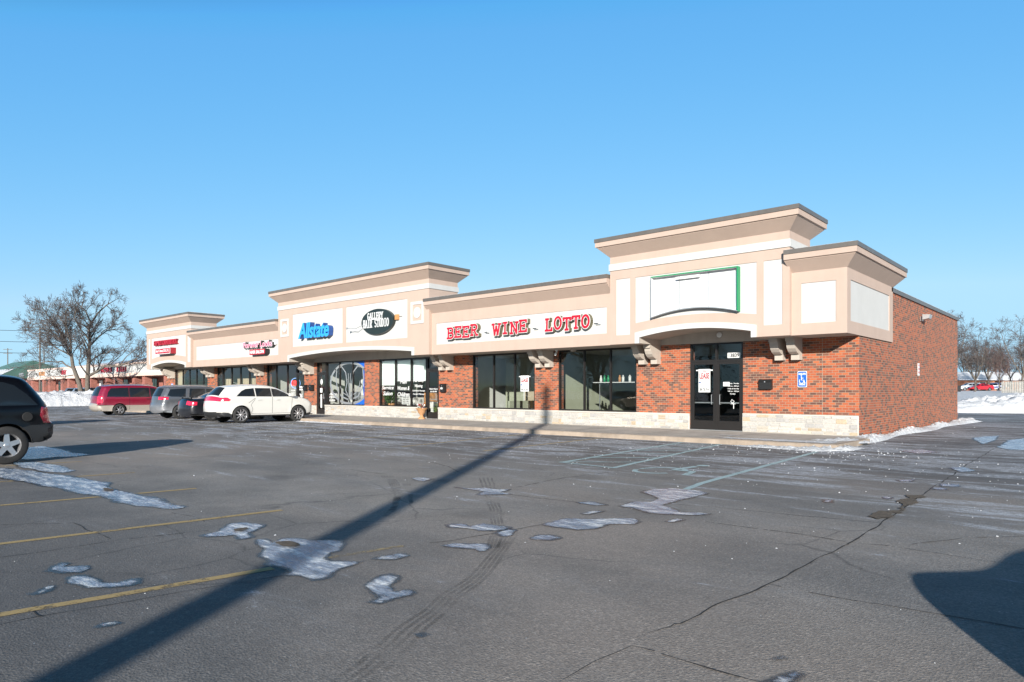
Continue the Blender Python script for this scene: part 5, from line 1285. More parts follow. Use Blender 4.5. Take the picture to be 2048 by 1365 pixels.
    # wheels
    for cx in (rw, fw):
        for s_ in (1, -1):
            yc = s_*(hw-.125); tw = .115; R0 = sp['rimr']
            t = MB(); t.lathe([(R0, -tw), (wr*.90, -tw*1.02), (wr*.985, -tw*.8), (wr, -tw*.4), (wr, tw*.4), (wr*.985, tw*.8), (wr*.90, tw*1.02), (R0, tw)], 28, M['tyre'], (cx, yc, wr), 'y'); wo_ = t.build('wheel', root, smooth=True, ang=50)
            r_ = MB(); yo = tw*.82*s_
            r_.lathe([(R0, tw*s_), (R0*.95, tw*.75*s_), (R0*.90, tw*.4*s_), (R0*.88, 0)], 28, M['rim'], (cx, yc, wr), 'y')
            r_.add([(cx+R0*.9*math.cos(R(a_)), yc+tw*.05*s_, wr+R0*.9*math.sin(R(a_))) for a_ in range(0, 360, 15)], [tuple(range(24))], M['under'])
            ns = sp.get('spokes', 5); rs = sp.get('spokew', .055)
            for k in range(ns):
                a_ = 6.2832*k/ns+.3; ca, sa = math.cos(a_), math.sin(a_)
                def q(rad, w2, y): return [(cx+rad*ca-w2*sa, y, wr+rad*sa+w2*ca), (cx+rad*ca+w2*sa, y, wr+rad*sa-w2*ca)]
                a1 = q(.03, rs*.8, yc+yo); a2 = q(R0*.93, rs*.62, yc+yo*.96); b1 = q(.03, rs*.8, yc+yo*.5); b2 = q(R0*.93, rs*.62, yc+yo*.5)
                vv = [a1[0], a1[1], a2[1], a2[0], b1[0], b1[1], b2[1], b2[0]]
                r_.add(vv, [(0, 1, 2, 3), (0, 3, 7, 4), (1, 5, 6, 2), (3, 2, 6, 7)], M['rim'])
            r_.lathe([(0, yo*1.08), (.045, yo*1.05), (.06, yo*.9), (.06, yo*.5)], 12, M['rim'], (cx, yc, wr), 'y')
            r_.build('rim', wo_, fixn=True)
    return root
def place(root, wheel_pt, rz, rwx):        # put the rear right wheel's contact point at wheel_pt
    pass
SUVW = dict(
 L=4.74, W=1.925, H=1.71, belt=1.17, rw=.97, fw=3.79, wr=.375, rimr=.265, sill=.30, tumble=.24, spokes=9, spokew=.030, rr=.20, fr=.30,
 top=[(.10, .30), (.0, .42), (-.02, .70), (.02, .96), (.09, 1.14), (.22, 1.32), (.44, 1.56), (.56, 1.62), (.95, 1.675), (1.6, 1.71), (2.2, 1.70), (2.75, 1.61), (3.22, 1.40), (3.62, 1.21), (4.1, 1.13), (4.48, 1.0), (4.70, .82), (4.74, .50), (4.66, .30)],
 regions=[('cladding', 'trimb', [(-.1, .28), (5, .28), (5, .40), (4.32, .40), (4.22, .36), (1.42, .36), (1.4, .42), (.52, .42), (.4, .48), (-.1, .50)]),
   ('side_window', 'cglass', [(.74, 1.20), (1.02, 1.44), (1.22, 1.53), (1.62, 1.57), (1.62, 1.19)]), ('side_window', 'cglass', [(1.67, 1.19), (1.67, 1.575), (2.42, 1.57), (2.42, 1.18)]),
   ('side_window', 'cglass', [(2.47, 1.18), (2.47, 1.565), (2.75, 1.52), (3.10, 1.37), (3.44, 1.18)]),
   ('tail_lamp', 'lampred', [(-.1, .98), (.42, .99), (.50, 1.05), (.36, 1.15), (-.1, 1.16)])],
 strip=[('rear_window', 'cglass', .08, .46, 1.20, 1.56, 0, .88), ('tail_lamp', 'lampred', -.1, .14, .98, 1.15, .0, 1), ('windshield', 'cglass', 2.75, 3.55, 1.24, 1.60, 0, .90), ('cladding', 'trimb', -.1, .3, .2, .50, 0, 1), ('cladding', 'trimb', 4.4, 5, .2, .48, 0, .9), ('grille', 'chrome', 4.6, 5, .55, .82, 0, .4), ('headlamp', 'lampclear', 4.45, 5, .68, .88, .5, 1)],
 seams=[[(1.30, .90), (1.60, 1.12)], [(2.445, .42), (2.445, 1.56)], [(3.42, .42), (3.46, 1.12)], [(1.42, .42), (1.5, .62), (1.42, .82), (1.62, 1.1)], [(1.45, .42), (3.42, .42)]],
 handles=[(1.72, 1.03), (2.62, 1.03)], mirror=(3.30, 1.18), hmat='paint', pipes=True, platepos=(-.035, .62, .31))
SUVW['paint'] = paint('ivory paint', (.60, .585, .54), rough=.3, dirt=.14, dcol=(.40, .38, .34))
white = make_car(SUVW, 'ivory white crossover parked nose to the kerb, nearest of the parked row', 'car', 'crossover', 'cars parked nose to the kerb')
def car_at(root, x_right, y_rw, spec, rz=90):   # nose towards +Y, right flank at x_right
    hw = spec['W']/2; root.rotation_euler = (0, 0, R(rz)); root.location = (x_right-hw, y_rw-spec['rw'], 0)
car_at(white, -23.55, -6.77, SUVW)
SED = dict(
 L=4.75, W=1.80, H=1.43, belt=.96, rw=1.02, fw=3.75, wr=.33, rimr=.215, sill=.24, tumble=.26, spokes=7, spokew=.03, rr=.16, fr=.35,
 top=[(.08, .25), (.0, .40), (-.02, .62), (.03, .86), (.08, 1.0), (.20, 1.055), (.65, 1.07), (.85, 1.11), (1.35, 1.34), (1.75, 1.42), (2.3, 1.43), (2.7, 1.36), (3.3, 1.04), (3.5, .96), (4.2, .86), (4.6, .72), (4.74, .52), (4.68, .25)],
 regions=[('cladding', 'trimb', [(-.1, .2), (5, .2), (5, .30), (-.1, .30)]), ('side_window', 'cglass', [(1.12, 1.03), (1.42, 1.26), (1.72, 1.34), (2.12, 1.35), (2.12, .99)]), ('side_window', 'cglass', [(2.18, .99), (2.18, 1.35), (2.55, 1.30), (3.15, 1.0)]),
   ('tail_lamp', 'lampred', [(-.1, .74), (.28, .76), (.30, .92), (-.1, .95)])],
 strip=[('rear_window', 'cglass', .88, 1.42, 1.10, 1.36, 0, .88), ('tail_lamp', 'lampred', -.1, .1, .74, .94, .60, 1), ('windshield', 'cglass', 2.66, 3.32, 1.02, 1.38, 0, .9), ('headlamp', 'lampclear', 4.3, 5, .62, .80, .5, 1), ('grille', 'trimb', 4.6, 5, .45, .66, 0, .45)],
 seams=[[(2.15, .32), (2.15, 1.35)], [(3.18, .32), (3.22, .98)], [(1.5, .34), (1.15, .62), (1.2, 1.0)]], handles=[(1.35, .86), (2.35, .86)], mirror=(2.98, .97), hmat='paint', platepos=(-.035, .72, .31))
SED['paint'] = paint('dark plum paint', (.007, .008, .011), rough=.3, dirt=.15, dcol=(.06, .06, .065))
dark = make_car(SED, 'dark sedan parked between the white crossover and the grey SUV', 'car', 'sedan', 'cars parked nose to the kerb')
car_at(dark, -27.05, -6.45, SED)
m_ = MB(); m_.box(.06, .24, -.62, .62, 1.135, 1.155, SED['paint'])
for s_ in (-.5, .5): m_.box(.14, .20, s_-.02, s_+.02, 1.05, 1.136, SED['paint'])
o = m_.build('spoiler', dark)
GSU = dict(
 L=4.71, W=1.85, H=1.69, belt=1.08, rw=.93, fw=3.79, wr=.365, rimr=.245, sill=.33, tumble=.17, spokes=5, spokew=.055, rr=.16, fr=.2,
 top=[(.08, .35), (-.01, .45), (-.02, .70), (.04, .80), (.06, 1.02), (.12, 1.20), (.30, 1.55), (.36, 1.64), (.9, 1.675), (1.8, 1.69), (2.5, 1.67), (2.9, 1.58), (3.5, 1.16), (4.2, 1.09), (4.6, .98), (4.70, .80), (4.71, .50), (4.62, .35)],
 regions=[('cladding', 'grey', [(-.1, .2), (5, .2), (5, .40), (-.1, .40)]), ('side_window', 'cglass', [(.30, 1.20), (.46, 1.52), (1.25, 1.58), (1.18, 1.14), (.5, 1.15)]), ('side_window', 'cglass', [(1.36, 1.13), (1.44, 1.57), (2.22, 1.57), (2.22, 1.12)]),
   ('side_window', 'cglass', [(2.28, 1.12), (2.28, 1.57), (2.75, 1.53), (3.05, 1.34), (3.28, 1.14)]), ('tail_lamp', 'lampred', [(-.1, .98), (.34, 1.0), (.36, 1.13), (-.1, 1.15)])],
 strip=[('rear_window', 'cglass', .02, .34, 1.14, 1.56, 0, .92), ('tail_lamp', 'lampred', -.1, .2, .98, 1.14, .60, 1), ('windshield', 'cglass', 2.86, 3.45, 1.19, 1.60, 0, .9), ('headlamp', 'lampclear', 4.4, 5, .85, 1.03, .5, 1), ('grille', 'chrome', 4.6, 5, .70, .95, 0, .4)],
 seams=[[(2.25, .42), (2.25, 1.57)], [(3.28, .42), (3.30, 1.13)], [(1.45, .44), (1.28, .8), (1.30, 1.12)]], handles=[(1.5, .99), (2.45, .99)], mirror=(3.05, 1.14), hmat='paint', rails=(.6, 2.9), railmat='alu', platepos=(.02, .86, .31))
GSU['paint'] = paint('graphite paint', (.10, .105, .115), .3, .35, dirt=.62, dcol=(.36, .36, .37))
gs = make_car(GSU, 'dusty grey SUV with silver roof rails parked between the red minivan and dark sedan', 'car', 'suv', 'cars parked nose to the kerb')
car_at(gs, -30.45, -6.55, GSU)
VAN = dict(
 L=5.10, W=1.95, H=1.78, belt=1.06, rw=1.08, fw=4.14, wr=.335, rimr=.215, sill=.26, tumble=.20, spokes=6, spokew=.04, rr=.16, fr=.3,
 top=[(.10, .30), (-.03, .40), (-.05, .62), (.04, .70), (.04, 1.0), (.10, 1.2), (.26, 1.58), (.36, 1.70), (.9, 1.76), (2.2, 1.78), (3.0, 1.74), (3.4, 1.62), (4.15, 1.14), (4.6, .98), (4.95, .80), (5.1, .55), (5.02, .28)],
 regions=[('cladding', paint('beige paint', (.38, .33, .27), .2, .4, dirt=.3), [(-.1, .2), (5.2, .2), (5.2, .60), (-.1, .60)]), ('side_window', 'cglass', [(.42, 1.10), (.50, 1.38), (.66, 1.60), (1.60, 1.64), (1.60, 1.08)]), ('side_window', 'cglass', [(1.64, 1.08), (1.64, 1.64), (2.75, 1.64), (2.75, 1.08)]),
   ('side_window', 'cglass', [(2.80, 1.08), (2.80, 1.64), (3.2, 1.58), (3.9, 1.12)]), ('tail_lamp', 'lampred', [(-.1, .72), (.20, .74), (.24, 1.14), (-.1, 1.16)])],
 strip=[('rear_window', 'cglass', .02, .30, 1.12, 1.62, 0, .92), ('tail_lamp', 'lampred', -.1, .12, .72, 1.14, .84, 1), ('windshield', 'cglass', 3.36, 4.1, 1.16, 1.64, 0, .9), ('cladding', paint('beige paint', (.38, .33, .27)), -.1, .3, .2, .66, 0, 1), ('headlamp', 'lampclear', 4.7, 5.2, .68, .88, .5, 1)],
 seams=[[(2.775, .34), (2.775, 1.62)], [(1.62, .34), (1.62, 1.62)], [(3.85, .34), (3.88, 1.08)]], handles=[(2.55, .95), (2.95, .95)], mirror=(3.65, 1.10), hmat='trimb', rails=(.6, 2.9), railmat='alu', platepos=(.02, .86, .31))
VAN['paint'] = paint('crimson paint', (.21, .008, .028), .15, .3, dirt=.18, dcol=(.30, .2, .2))
van = make_car(VAN, 'crimson minivan with a beige lower body at the left end of the parked row', 'car', 'minivan', 'cars parked nose to the kerb')
car_at(van, -38.15, -6.85, VAN)
BSU = dict(
 L=4.68, W=1.90, H=1.76, belt=1.10, rw=.84, fw=3.71, wr=.375, rimr=.235, sill=.40, tumble=.24, spokes=5, spokew=.065, rr=.20, fr=.25,
 top=[(.14, .42), (-.03, .50), (-.06, .66), (-.04, .76), (.03, .81), (.05, 1.08), (.12, 1.24), (.36, 1.60), (.50, 1.71), (.9, 1.755), (1.9, 1.78), (2.6, 1.74), (2.95, 1.62), (3.45, 1.20), (4.1, 1.10), (4.56, .98), (4.66, .70), (4.68, .5), (4.6, .42)],
 regions=[('cladding', 'trimb', [(-.1, .3), (5, .3), (5, .50), (1.4, .50), (.42, .76), (-.1, .78)]), ('side_window', 'cglass', [(.30, 1.16), (.46, 1.36), (.68, 1.56), (.86, 1.62), (1.50, 1.65), (1.50, 1.15)]), ('side_window', 'cglass', [(1.60, 1.15), (1.60, 1.65), (2.28, 1.65), (2.28, 1.14)]),
   ('side_window', 'cglass', [(2.34, 1.14), (2.34, 1.65), (2.70, 1.60), (3.25, 1.16)]), ('tail_lamp', 'lampred', [(-.1, .78), (.20, .80), (.27, .95), (.24, 1.12), (-.1, 1.14)])],
 strip=[('rear_window', 'cglass', .08, .52, 1.18, 1.64, 0, .9), ('tail_lamp', 'lampred', -.1, .12, .80, 1.08, .78, 1), ('windshield', 'cglass', 2.9, 3.42, 1.22, 1.64, 0, .9), ('headlamp', 'lampclear', 4.6, 5, .82, 1.0, .5, 1), ('grille', 'trimb', 4.7, 5, .6, .9, 0, .5), ('cladding', 'trimb', -.1, .1, .3, .78, 0, 1)],
 seams=[[(2.31, .55), (2.31, 1.64)], [(3.25, .55), (3.28, 1.14)], [(1.55, .60), (1.5, .8), (1.58, 1.14)]], handles=[(1.66, 1.0), (2.5, 1.0)], mirror=(3.0, 1.16), hmat='paint', rails=(.9, 3.0), platepos=(-.03, .9, .31))
BSU['paint'] = paint('black paint', (.003, .003, .004), .0, .3, dirt=.08, dcol=(.04, .04, .04)); BSU['paint'].node_tree.nodes['Principled BSDF'].inputs['Specular IOR Level'].default_value = .2; [BSU['paint'].node_tree.links.remove(l_) for l_ in list(BSU['paint'].node_tree.links) if l_.to_socket.name == 'Coat Weight']; BSU['paint'].node_tree.nodes['Principled BSDF'].inputs['Coat Weight'].default_value = .25
bk_ = make_car(BSU, 'black SUV with snow on its roof cut by the left edge of the view', 'car', 'suv')
# rear left wheel at about (-10.6, -18.0), nose pointing away from the shops (-Y)
bk_.rotation_euler = (0, 0, R(-90+4)); 
def loc_from_wheel(root, wx_, wy_, spec, side):     # side +1 = left wheel; solves for the root location
    a = root.rotation_euler.z; lx, ly = spec['rw'], side*(spec['W']/2-.02)
    root.location = (wx_-(lx*math.cos(a)-ly*math.sin(a)), wy_-(lx*math.sin(a)+ly*math.cos(a)), 0)
loc_from_wheel(bk_, -10.70, -18.05, BSU, 1)
m_ = MB(); c = BSU['W']/2-.02
m_.lathe([(0, .006), (.085, .004), (.09, -.004), (.095, -.01)], 16, M['under'], (.50, c+.012, .93), 'y'); m_.build('fuel_door', bk_)
rs = MB()
for k in range(12):
    for j in range(5):
        x0 = .85+k*.16; y0 = -.55+j*.22; zz = 1.785+.03*noise.noise(Vector((x0*3, y0*3, 0)))+.04
        rs.add([(x0, y0, 1.76), (x0+.17, y0, 1.76), (x0+.17, y0+.23, 1.76), (x0, y0+.23, 1.76), (x0+.02, y0+.02, zz), (x0+.15, y0+.02, zz), (x0+.15, y0+.21, zz), (x0+.02, y0+.21, zz)], [(4, 5, 6, 7), (0, 1, 5, 4), (1, 2, 6, 5), (2, 3, 7, 6), (3, 0, 4, 7)], M['snow'])
rs.build('roof_snow', bk_)
# vehicles behind the camera that the shop windows and the low sun show
def recolour(root, old, new):
    for ch in root.children:
        if ch.type == 'MESH' and old.name in [m.name for m in ch.data.materials if m]:
            ch.data = ch.data.copy()
            for i, m in enumerate(ch.data.materials):
                if m.name == old.name: ch.data.materials[i] = new
tan = dup(dark, (-22.2, -25.2, 0), R(97), 'tan sedan parked south of the lot, mirrored in the shop window', None)
recolour(tan, SED['paint'], paint('tan metallic paint', (.30, .25, .19), .5, .3))
bl2 = dup(bk_, (-28.6, -13.9, 0), R(-88), 'black SUV parked in the double row, mirrored in the shop window', None)
px_ = dup(dark, (0, 0, 0), 0, 'dark sedan parked broadside just right of the viewpoint', None)
ld = Vector((SUN_D.y, -SUN_D.x)); c0 = Vector((CAM[0], CAM[1]))+SUN_D*1.6+ld*2.16
px_.location = (c0.x, c0.y, 0); px_.rotation_euler = (0, 0, math.atan2(ld.y, ld.x))
for r_ in (tan, px_):
    for ch in [c_ for c_ in r_.children if c_.name.startswith('spoiler')]: bpy.data.objects.remove(ch)
# far vehicles
sv = dup(gs, (0, 0, 0), 0, 'silver SUV parked by the brick house beyond the snow field', 'cars by the far houses'); recolour(sv, GSU['paint'], paint('silver paint', (.55, .57, .60), .4, .3))
rd = dup(dark, (0, 0, 0), 0, 'bright red car parked right of the far silver SUV', 'cars by the far houses'); recolour(rd, SED['paint'], paint('red paint', (.55, .01, .02), 0, .3))
bl = dup(gs, (0, 0, 0), 0, 'dark blue car beside the left end of the grey board fence', 'cars by the far houses'); recolour(bl, GSU['paint'], paint('blue paint', (.03, .06, .16), 0, .3))
def far_place(o, px, D, rz, zb=None):
    x, y = dpt(px, D); o.location = (x, y, ground_z(x, y) if zb is None else zb); o.rotation_euler = (0, 0, R(rz))
far_place(sv, 1962, 150, 215); far_place(rd, 1984, 140, 220); far_place(bl, 2008, 150, 200)
# pickups beyond the left snow bank
def pickup(label, col, x, y, rz):
    g = thing('pickup_truck', label, 'truck', (x, y, 0), R(rz), group='pickups beyond the snow bank')
    b = MB(); P = [(0, .5), (0, 1.05), (2.2, 1.08), (2.25, 1.2), (2.6, 1.75), (3.9, 1.78), (4.5, 1.22), (5.5, 1.12), (5.65, .9), (5.65, .5)]
    b.prism(P, 'y', -.93, .93, paint(col[0], col[1], .1, .3)); b.build('body', g)
    for s_ in (1, -1):
        q = MB(); q.prism([(2.45, 1.2), (2.72, 1.66), (3.25, 1.68), (3.25, 1.2)], 'y', s_*.931, s_*.94, M['cglass']); q.build('side_window', g)
        q = MB(); q.prism([(3.32, 1.2), (3.32, 1.68), (3.84, 1.68), (4.28, 1.22)], 'y', s_*.931, s_*.94, M['cglass']); q.build('side_window', g)
        for cx in (1.1, 4.6):
            q = MB(); q.lathe([(0, -.11), (.36, -.11), (.39, -.06), (.39, .06), (.36, .11), (0, .11)], 18, M['tyre'], (cx, s_*.86, .39), 'y'); q.build('wheel', g)
    q = MB(); q.quad((4.47, -.8, 1.26), (3.98, -.75, 1.74), (3.98, .75, 1.74), (4.47, .8, 1.26), M['cglass']); o = q.build('windshield', g); o.location.x = .03
    q = MB(); q.quad((2.32, -.78, 1.28), (2.56, -.74, 1.68), (2.56, .74, 1.68), (2.32, .78, 1.28), M['cglass']); o = q.build('rear_window', g); o.location.x = -.02
    return g
x_, y_ = dpt(83, 74); pickup('dark blue pickup with boxy cab beyond the left snow bank', ('slate blue', (.04, .07, .12)), x_, y_, 60)
x_, y_ = dpt(112, 72); pickup('lighter blue pickup with snowy hood beyond the left snow bank', ('pale blue', (.12, .17, .24)), x_, y_, 40)

# ------------------------------------------------------------------ poles
pb = Vector((CAM[0]-.555*26-.832*2.45, CAM[1]+.832*26-.555*2.45))-SUN_D*37.6
g = thing('utility_pole', 'tall wooden utility pole behind the viewpoint casting the long shadow', 'pole', (pb.x, pb.y, 0))
m_ = MB(); m_.tube([(0, 0, 0), (0, 0, 6), (0, 0, 13.15)], [.20, .175, .155], 14, M['bark']); m_.build('pole', g)
def xpole(px, D, ytop, label, arms):
    x, y = dpt(px, D); zt = dz(ytop, D); g = thing('power_pole', label, 'pole', (x, y, 0), group='far power poles')
    m_ = MB(); m_.tube([(0, 0, 0), (0, 0, zt)], [.16, .11], 8, M['bark']); m_.build('pole', g)
    for a in arms:
        m_ = MB(); m_.box(-1.25, 1.25, -.05, .05, zt-a-.06, zt-a+.06, M['bark']); o = m_.build('crossarm', g); o.rotation_euler = (0, 0, R(41)); o = None
    return (x, y, zt)
p1 = xpole(15.5, 190, 697, 'short far power pole above the green roof', [.3, 1.4]); p2 = xpole(80, 110, 655, 'tall power pole seen through the bare tree left limbs', [1.0]); p3 = xpole(88, 150, 700, 'thin power pole right behind the taller one', [.5])
m_ = MB()
def wire(a, b, sag):
    m_.tube([(a[0]+(b[0]-a[0])*t/12, a[1]+(b[1]-a[1])*t/12, a[2]+(b[2]-a[2])*t/12-sag*4*(t/12)*(1-t/12)) for t in range(13)], .035, 4, M['black'], cap=False)
a0 = dpt(-420, 120)
for k in range(3): wire((p2[0], p2[1], p2[2]-.6-.9*k*2), (a0[0], a0[1], 14.5-2*k), .5)
T(m_.build('power_lines'), 'thin black power lines crossing the sky at the far left', 'wires')

# ------------------------------------------------------------------ bare trees
def tree_mesh(limbs, seed, levels=4, twl=1.0, density=1.0, upb=.15, minr=.012, droop=0.0):
    rnd = random.Random(seed); tk = MB(); cr = MB()
    def grow(p, d, ln, r, lev):
        n = max(3, int(ln/.45)) if lev < 3 else 3; pts = [p.copy()]; rads = [r]; sg = ln/n; ds = [d.copy()]
        for i in range(n):
            d = (d+Vector((rnd.gauss(0, .12), rnd.gauss(0, .12), rnd.gauss(0, .10)+upb*.35*(1 if lev < 3 else .5)))).normalized()
            pts.append(pts[-1]+d*sg); rads.append(max(minr, r*(1-.72*(i+1)/n))); ds.append(d.copy())
        (tk if lev <= 1 else cr).tube([tuple(q) for q in pts], rads, 6 if lev <= 1 else 3, M['bark'] if lev <= 1 else M['twig'], cap=False)
        side(pts, rads, ds, ln, lev)
    def side(pts, rads, ds, ln, lev):
        if lev >= levels: return
        k = int((3.2+ln*1.7)*density) if lev < levels-1 else int((2.2+ln*3.2)*density)
        for q in range(k):
            t = rnd.uniform(.18, 1.0); i = min(len(pts)-2, int(t*(len(pts)-1))); f = t*(len(pts)-1)-i
            p = pts[i].lerp(pts[i+1], f); dd = ds[min(i+1, len(ds)-1)]
            ax = dd.orthogonal().normalized(); ax.rotate(Matrix.Rotation(rnd.uniform(0, 6.283), 3, dd)); an = rnd.uniform(.5, 1.05)
            nd = (dd*math.cos(an)+ax*math.sin(an)).normalized(); nd.z += upb*.5; nd.normalize()
            l = ln*rnd.uniform(.42, .72)*(1.12-.5*t)*twl
            if lev >= 2: l = max(l, .35)
            grow(p, nd, l, max(minr, rads[i]*rnd.uniform(.42, .6)), lev+1)
    for pts, r0, r1 in limbs:
        P = [Vector(q) for q in pts]; D_ = []
        Q = [P[0]]
        for i in range(len(P)-1):
            kk = max(1, int((P[i+1]-P[i]).length/.7))
            for j in range(1, kk+1):
                q = P[i].lerp(P[i+1], j/kk); Q.append(q+Vector((rnd.gauss(0, .05), rnd.gauss(0, .05), rnd.gauss(0, .04))))
        rads = [r0+(r1-r0)*i/(len(Q)-1) for i in range(len(Q))]
        D_ = [(Q[min(i+1, len(Q)-1)]-Q[max(0, i-1)]).normalized() for i in range(len(Q))]
        tk.tube([tuple(q) for q in Q], rads, 8, M['bark'], cap=False)
        total = sum((Q[i+1]-Q[i]).length for i in range(len(Q)-1)); s0 = len(Q)//4 if r0 > .2 else 0
        side(Q[s0:], rads[s0:], D_[s0:], total*.62, 1)
    return tk, cr
# the big two-stemmed tree on the left, its main limbs set out as they stand
TD = 70.0
def tp(zx, zy, off=0.0):      # a point at the tree's distance, moved off along the view by 'off' metres
    px, py = zx/5.248, 560+zy/5.248; D = TD+off; x, y = dpt(px, D); return (x, y, dz(py, D))
limbs = [
 ([tp(850, 1180), tp(800, 1010), tp(770, 900), tp(745, 800), tp(700, 690), tp(640, 560), tp(560, 430), tp(450, 340)], .40, .07),
 ([tp(915, 1190, .5), tp(925, 1030, .5), tp(935, 900, .5), tp(940, 740, .3), tp(935, 600), tp(960, 450), tp(900, 330), tp(800, 240)], .42, .08),
 ([tp(960, 450), tp(1040, 350, .6), tp(1120, 270, 1), tp(1250, 190, 1.4)], .16, .03), ([tp(745, 800), tp(740, 650, -.6), tp(690, 480, -1.2), tp(700, 330, -1.5), tp(760, 180, -1.8)], .18, .03),
 ([tp(930, 1010, .5), tp(1010, 970, -.4), tp(1110, 915, -.8), tp(1250, 900, -1.2), tp(1370, 850, -1.4), tp(1520, 800, -1.8)], .26, .05),
 ([tp(790, 960), tp(650, 860, .8), tp(520, 860, 1.4), tp(400, 880, 2), tp(300, 920, 2.5)], .15, .03), ([tp(745, 800), tp(600, 720, 1.2), tp(480, 640, 2.0), tp(350, 600, 2.6)], .14, .03),
 ([tp(940, 700, .3), tp(1040, 600, 1), tp(1120, 530, 1.6), tp(1300, 510, 2.2)], .16, .03), ([tp(930, 880, .5), tp(1050, 780, 1.2), tp(1200, 730, 2), tp(1350, 700, 2.6)], .14, .03),
 ([tp(700, 690), tp(560, 560, -1), tp(430, 500, -1.8), tp(300, 500, -2.4)], .14, .03), ([tp(935, 640), tp(850, 520, -1.2), tp(790, 400, -2), tp(780, 250, -2.6)], .13, .03),
 ([tp(920, 1000), tp(830, 880, -1.2), tp(850, 740, -2), tp(900, 650, -2.4), tp(820, 520, -2.8)], .12, .03), ([tp(640, 560), tp(520, 400, .8), tp(420, 260, 1.2), tp(360, 180, 1.4)], .10, .02),
 ([tp(770, 1000), tp(680, 1010, -.5), tp(560, 1010, -1), tp(470, 960, -1.4)], .09, .02),  ([tp(860, 280), tp(880, 180, .3), tp(860, 90, .5)], .07, .02),
 ([tp(1250, 900, -1.2), tp(1330, 800, -.4), tp(1420, 730, .2), tp(1490, 690, .6)], .10, .02), ([tp(1110, 915, -.8), tp(1200, 850, .6), tp(1290, 780, 1.4), tp(1400, 640, 2)], .11, .02),
 ([tp(1060, 560, 1.2), tp(1180, 470, .2), tp(1300, 450, -.6), tp(1390, 460, -1)], .09, .02), ([tp(700, 690), tp(560, 690, -1.6), tp(420, 700, -2.4), tp(270, 740, -3)], .12, .02),
 ([tp(640, 560), tp(480, 480, 1.8), tp(360, 430, 2.6), tp(290, 440, 3)], .10, .02), ([tp(1120, 270, 1), tp(1180, 330, 1.8), tp(1240, 330, 2.4)], .07, .02),
 ([tp(690, 480, -1.2), tp(600, 330, -.6), tp(560, 240, -.2)], .08, .02), ([tp(900, 330), tp(980, 240, -.8), tp(1040, 150, -1.2)], .07, .02), ([tp(1370, 850, -1.4), tp(1450, 800, -2.4), tp(1520, 740, -3)], .06, .02)]
tk, cr = tree_mesh([(p_, a_*.60, b_*.6) for p_, a_, b_ in limbs], 21, levels=4, twl=.95, density=1.12, minr=.012)
g = thing('bare_tree', 'large bare two-stemmed tree on the snow bank left of the mall', 'tree', (0, 0, 0)); tk.build('trunk', g, smooth=True, fixn=False); cr.build('crown', g, fixn=False)
def gtree(seed, h, spread, levels=4, density=1.0, minr=.02, multi=False):
    rnd = random.Random(seed); L_ = []
    th = h*rnd.uniform(.18, .28); top = Vector((rnd.gauss(0, .2), rnd.gauss(0, .2), th)); L_.append(([(0, 0, 0), tuple(top)], h*.017, h*.013))
    n = rnd.randint(5, 7)
    for k in range(n):
        a_ = 6.283*k/n+rnd.uniform(-.4, .4); s_ = spread*rnd.uniform(.55, 1.0) if k else spread*.15
        e = top+Vector((math.cos(a_)*s_, math.sin(a_)*s_, (h-th)*rnd.uniform(.62, .98))); mid = top+Vector((math.cos(a_)*s_*.62, math.sin(a_)*s_*.62, (h-th)*.42))
        L_.append(([tuple(top), tuple(mid), tuple(e)], h*.009, .03))
    return tree_mesh(L_, seed, levels=levels, density=density, minr=minr)
protos = []
for i, (seed, h, sp_) in enumerate([(31, 12.5, 4.2), (47, 14.5, 4.8), (52, 10.5, 4.4)]):
    tk, cr = gtree(seed, h, sp_, levels=4, density=.85, minr=.016)
    if i == 2:
        cr.mats = [M['twigr'] if m is M['twig'] else m for m in cr.mats]
    protos.append((tk, cr, seed))
TREES = [ # px, D, proto, scale, label
 (1905, 100, 1, 1.0, 'bare tree rising just behind the far end of the brick side wall'), (1950, 118, 0, 1.0, 'bare tree with snowy forks in front of the snow roofed brick house'), (1978, 150, 1, .95, 'bare tree between the red car and the snow roofed house'),
 (2000, 128, 2, .85, 'russet bare tree behind the left end of the board fence'), (2044, 112, 1, 1.0, 'tall pale bare tree at the right edge above the board fence'), (2024, 150, 2, 1.1, 'russet bare tree behind the middle of the board fence'),
 (1928, 170, 1, 1.15, 'far bare tree above the snow roofed house'), (2075, 140, 0, 1.1, 'bare tree just outside the right edge above the fence'), (1962, 190, 0, 1.3, 'farthest bare tree in the row beyond the snow field'), (2012, 200, 1, 1.1, 'far thin bare tree behind the russet tree'), (1990, 175, 1, 1.2, 'far bare tree straight behind the blue car')]
roots = {}
for i, (px, D, pi, s_, lb) in enumerate(TREES):
    x, y = dpt(px, D); zg = ground_z(x, y)
    if pi not in roots:
        g = thing('bare_tree', lb, 'tree', (x, y, zg), R(37*i), 'bare trees beyond the snow field'); s_ *= .80; g.scale = (s_,)*3
        tk, cr, _ = protos[pi]; tk.build('trunk', g, smooth=True, fixn=False); cr.build('crown', g, fixn=False); roots[pi] = g
    else: dup(roots[pi], (x, y, zg), R(37*i), lb, 'bare trees beyond the snow field', s_*.80)
for i, (px, D, pi, s_, lb) in enumerate([(33, 230, 2, .85, 'far low bare tree right of the green roof'), (52, 210, 0, .8, 'far bare tree behind the thin power pole'), (130, 190, 2, .8, 'far bare tree behind the roof of the red brick strip'), (205, 170, 0, .72, 'far bare tree above the roof near the big tree right limb'), (240, 160, 2, .7, 'far bare tree left of the dentist tower'), (10, 240, 1, .7, 'far bare tree behind the green roof')]):
    x, y = dpt(px, D); dup(roots[pi], (x, y, -.5), R(61*i), lb, 'far bare trees on the left', s_)

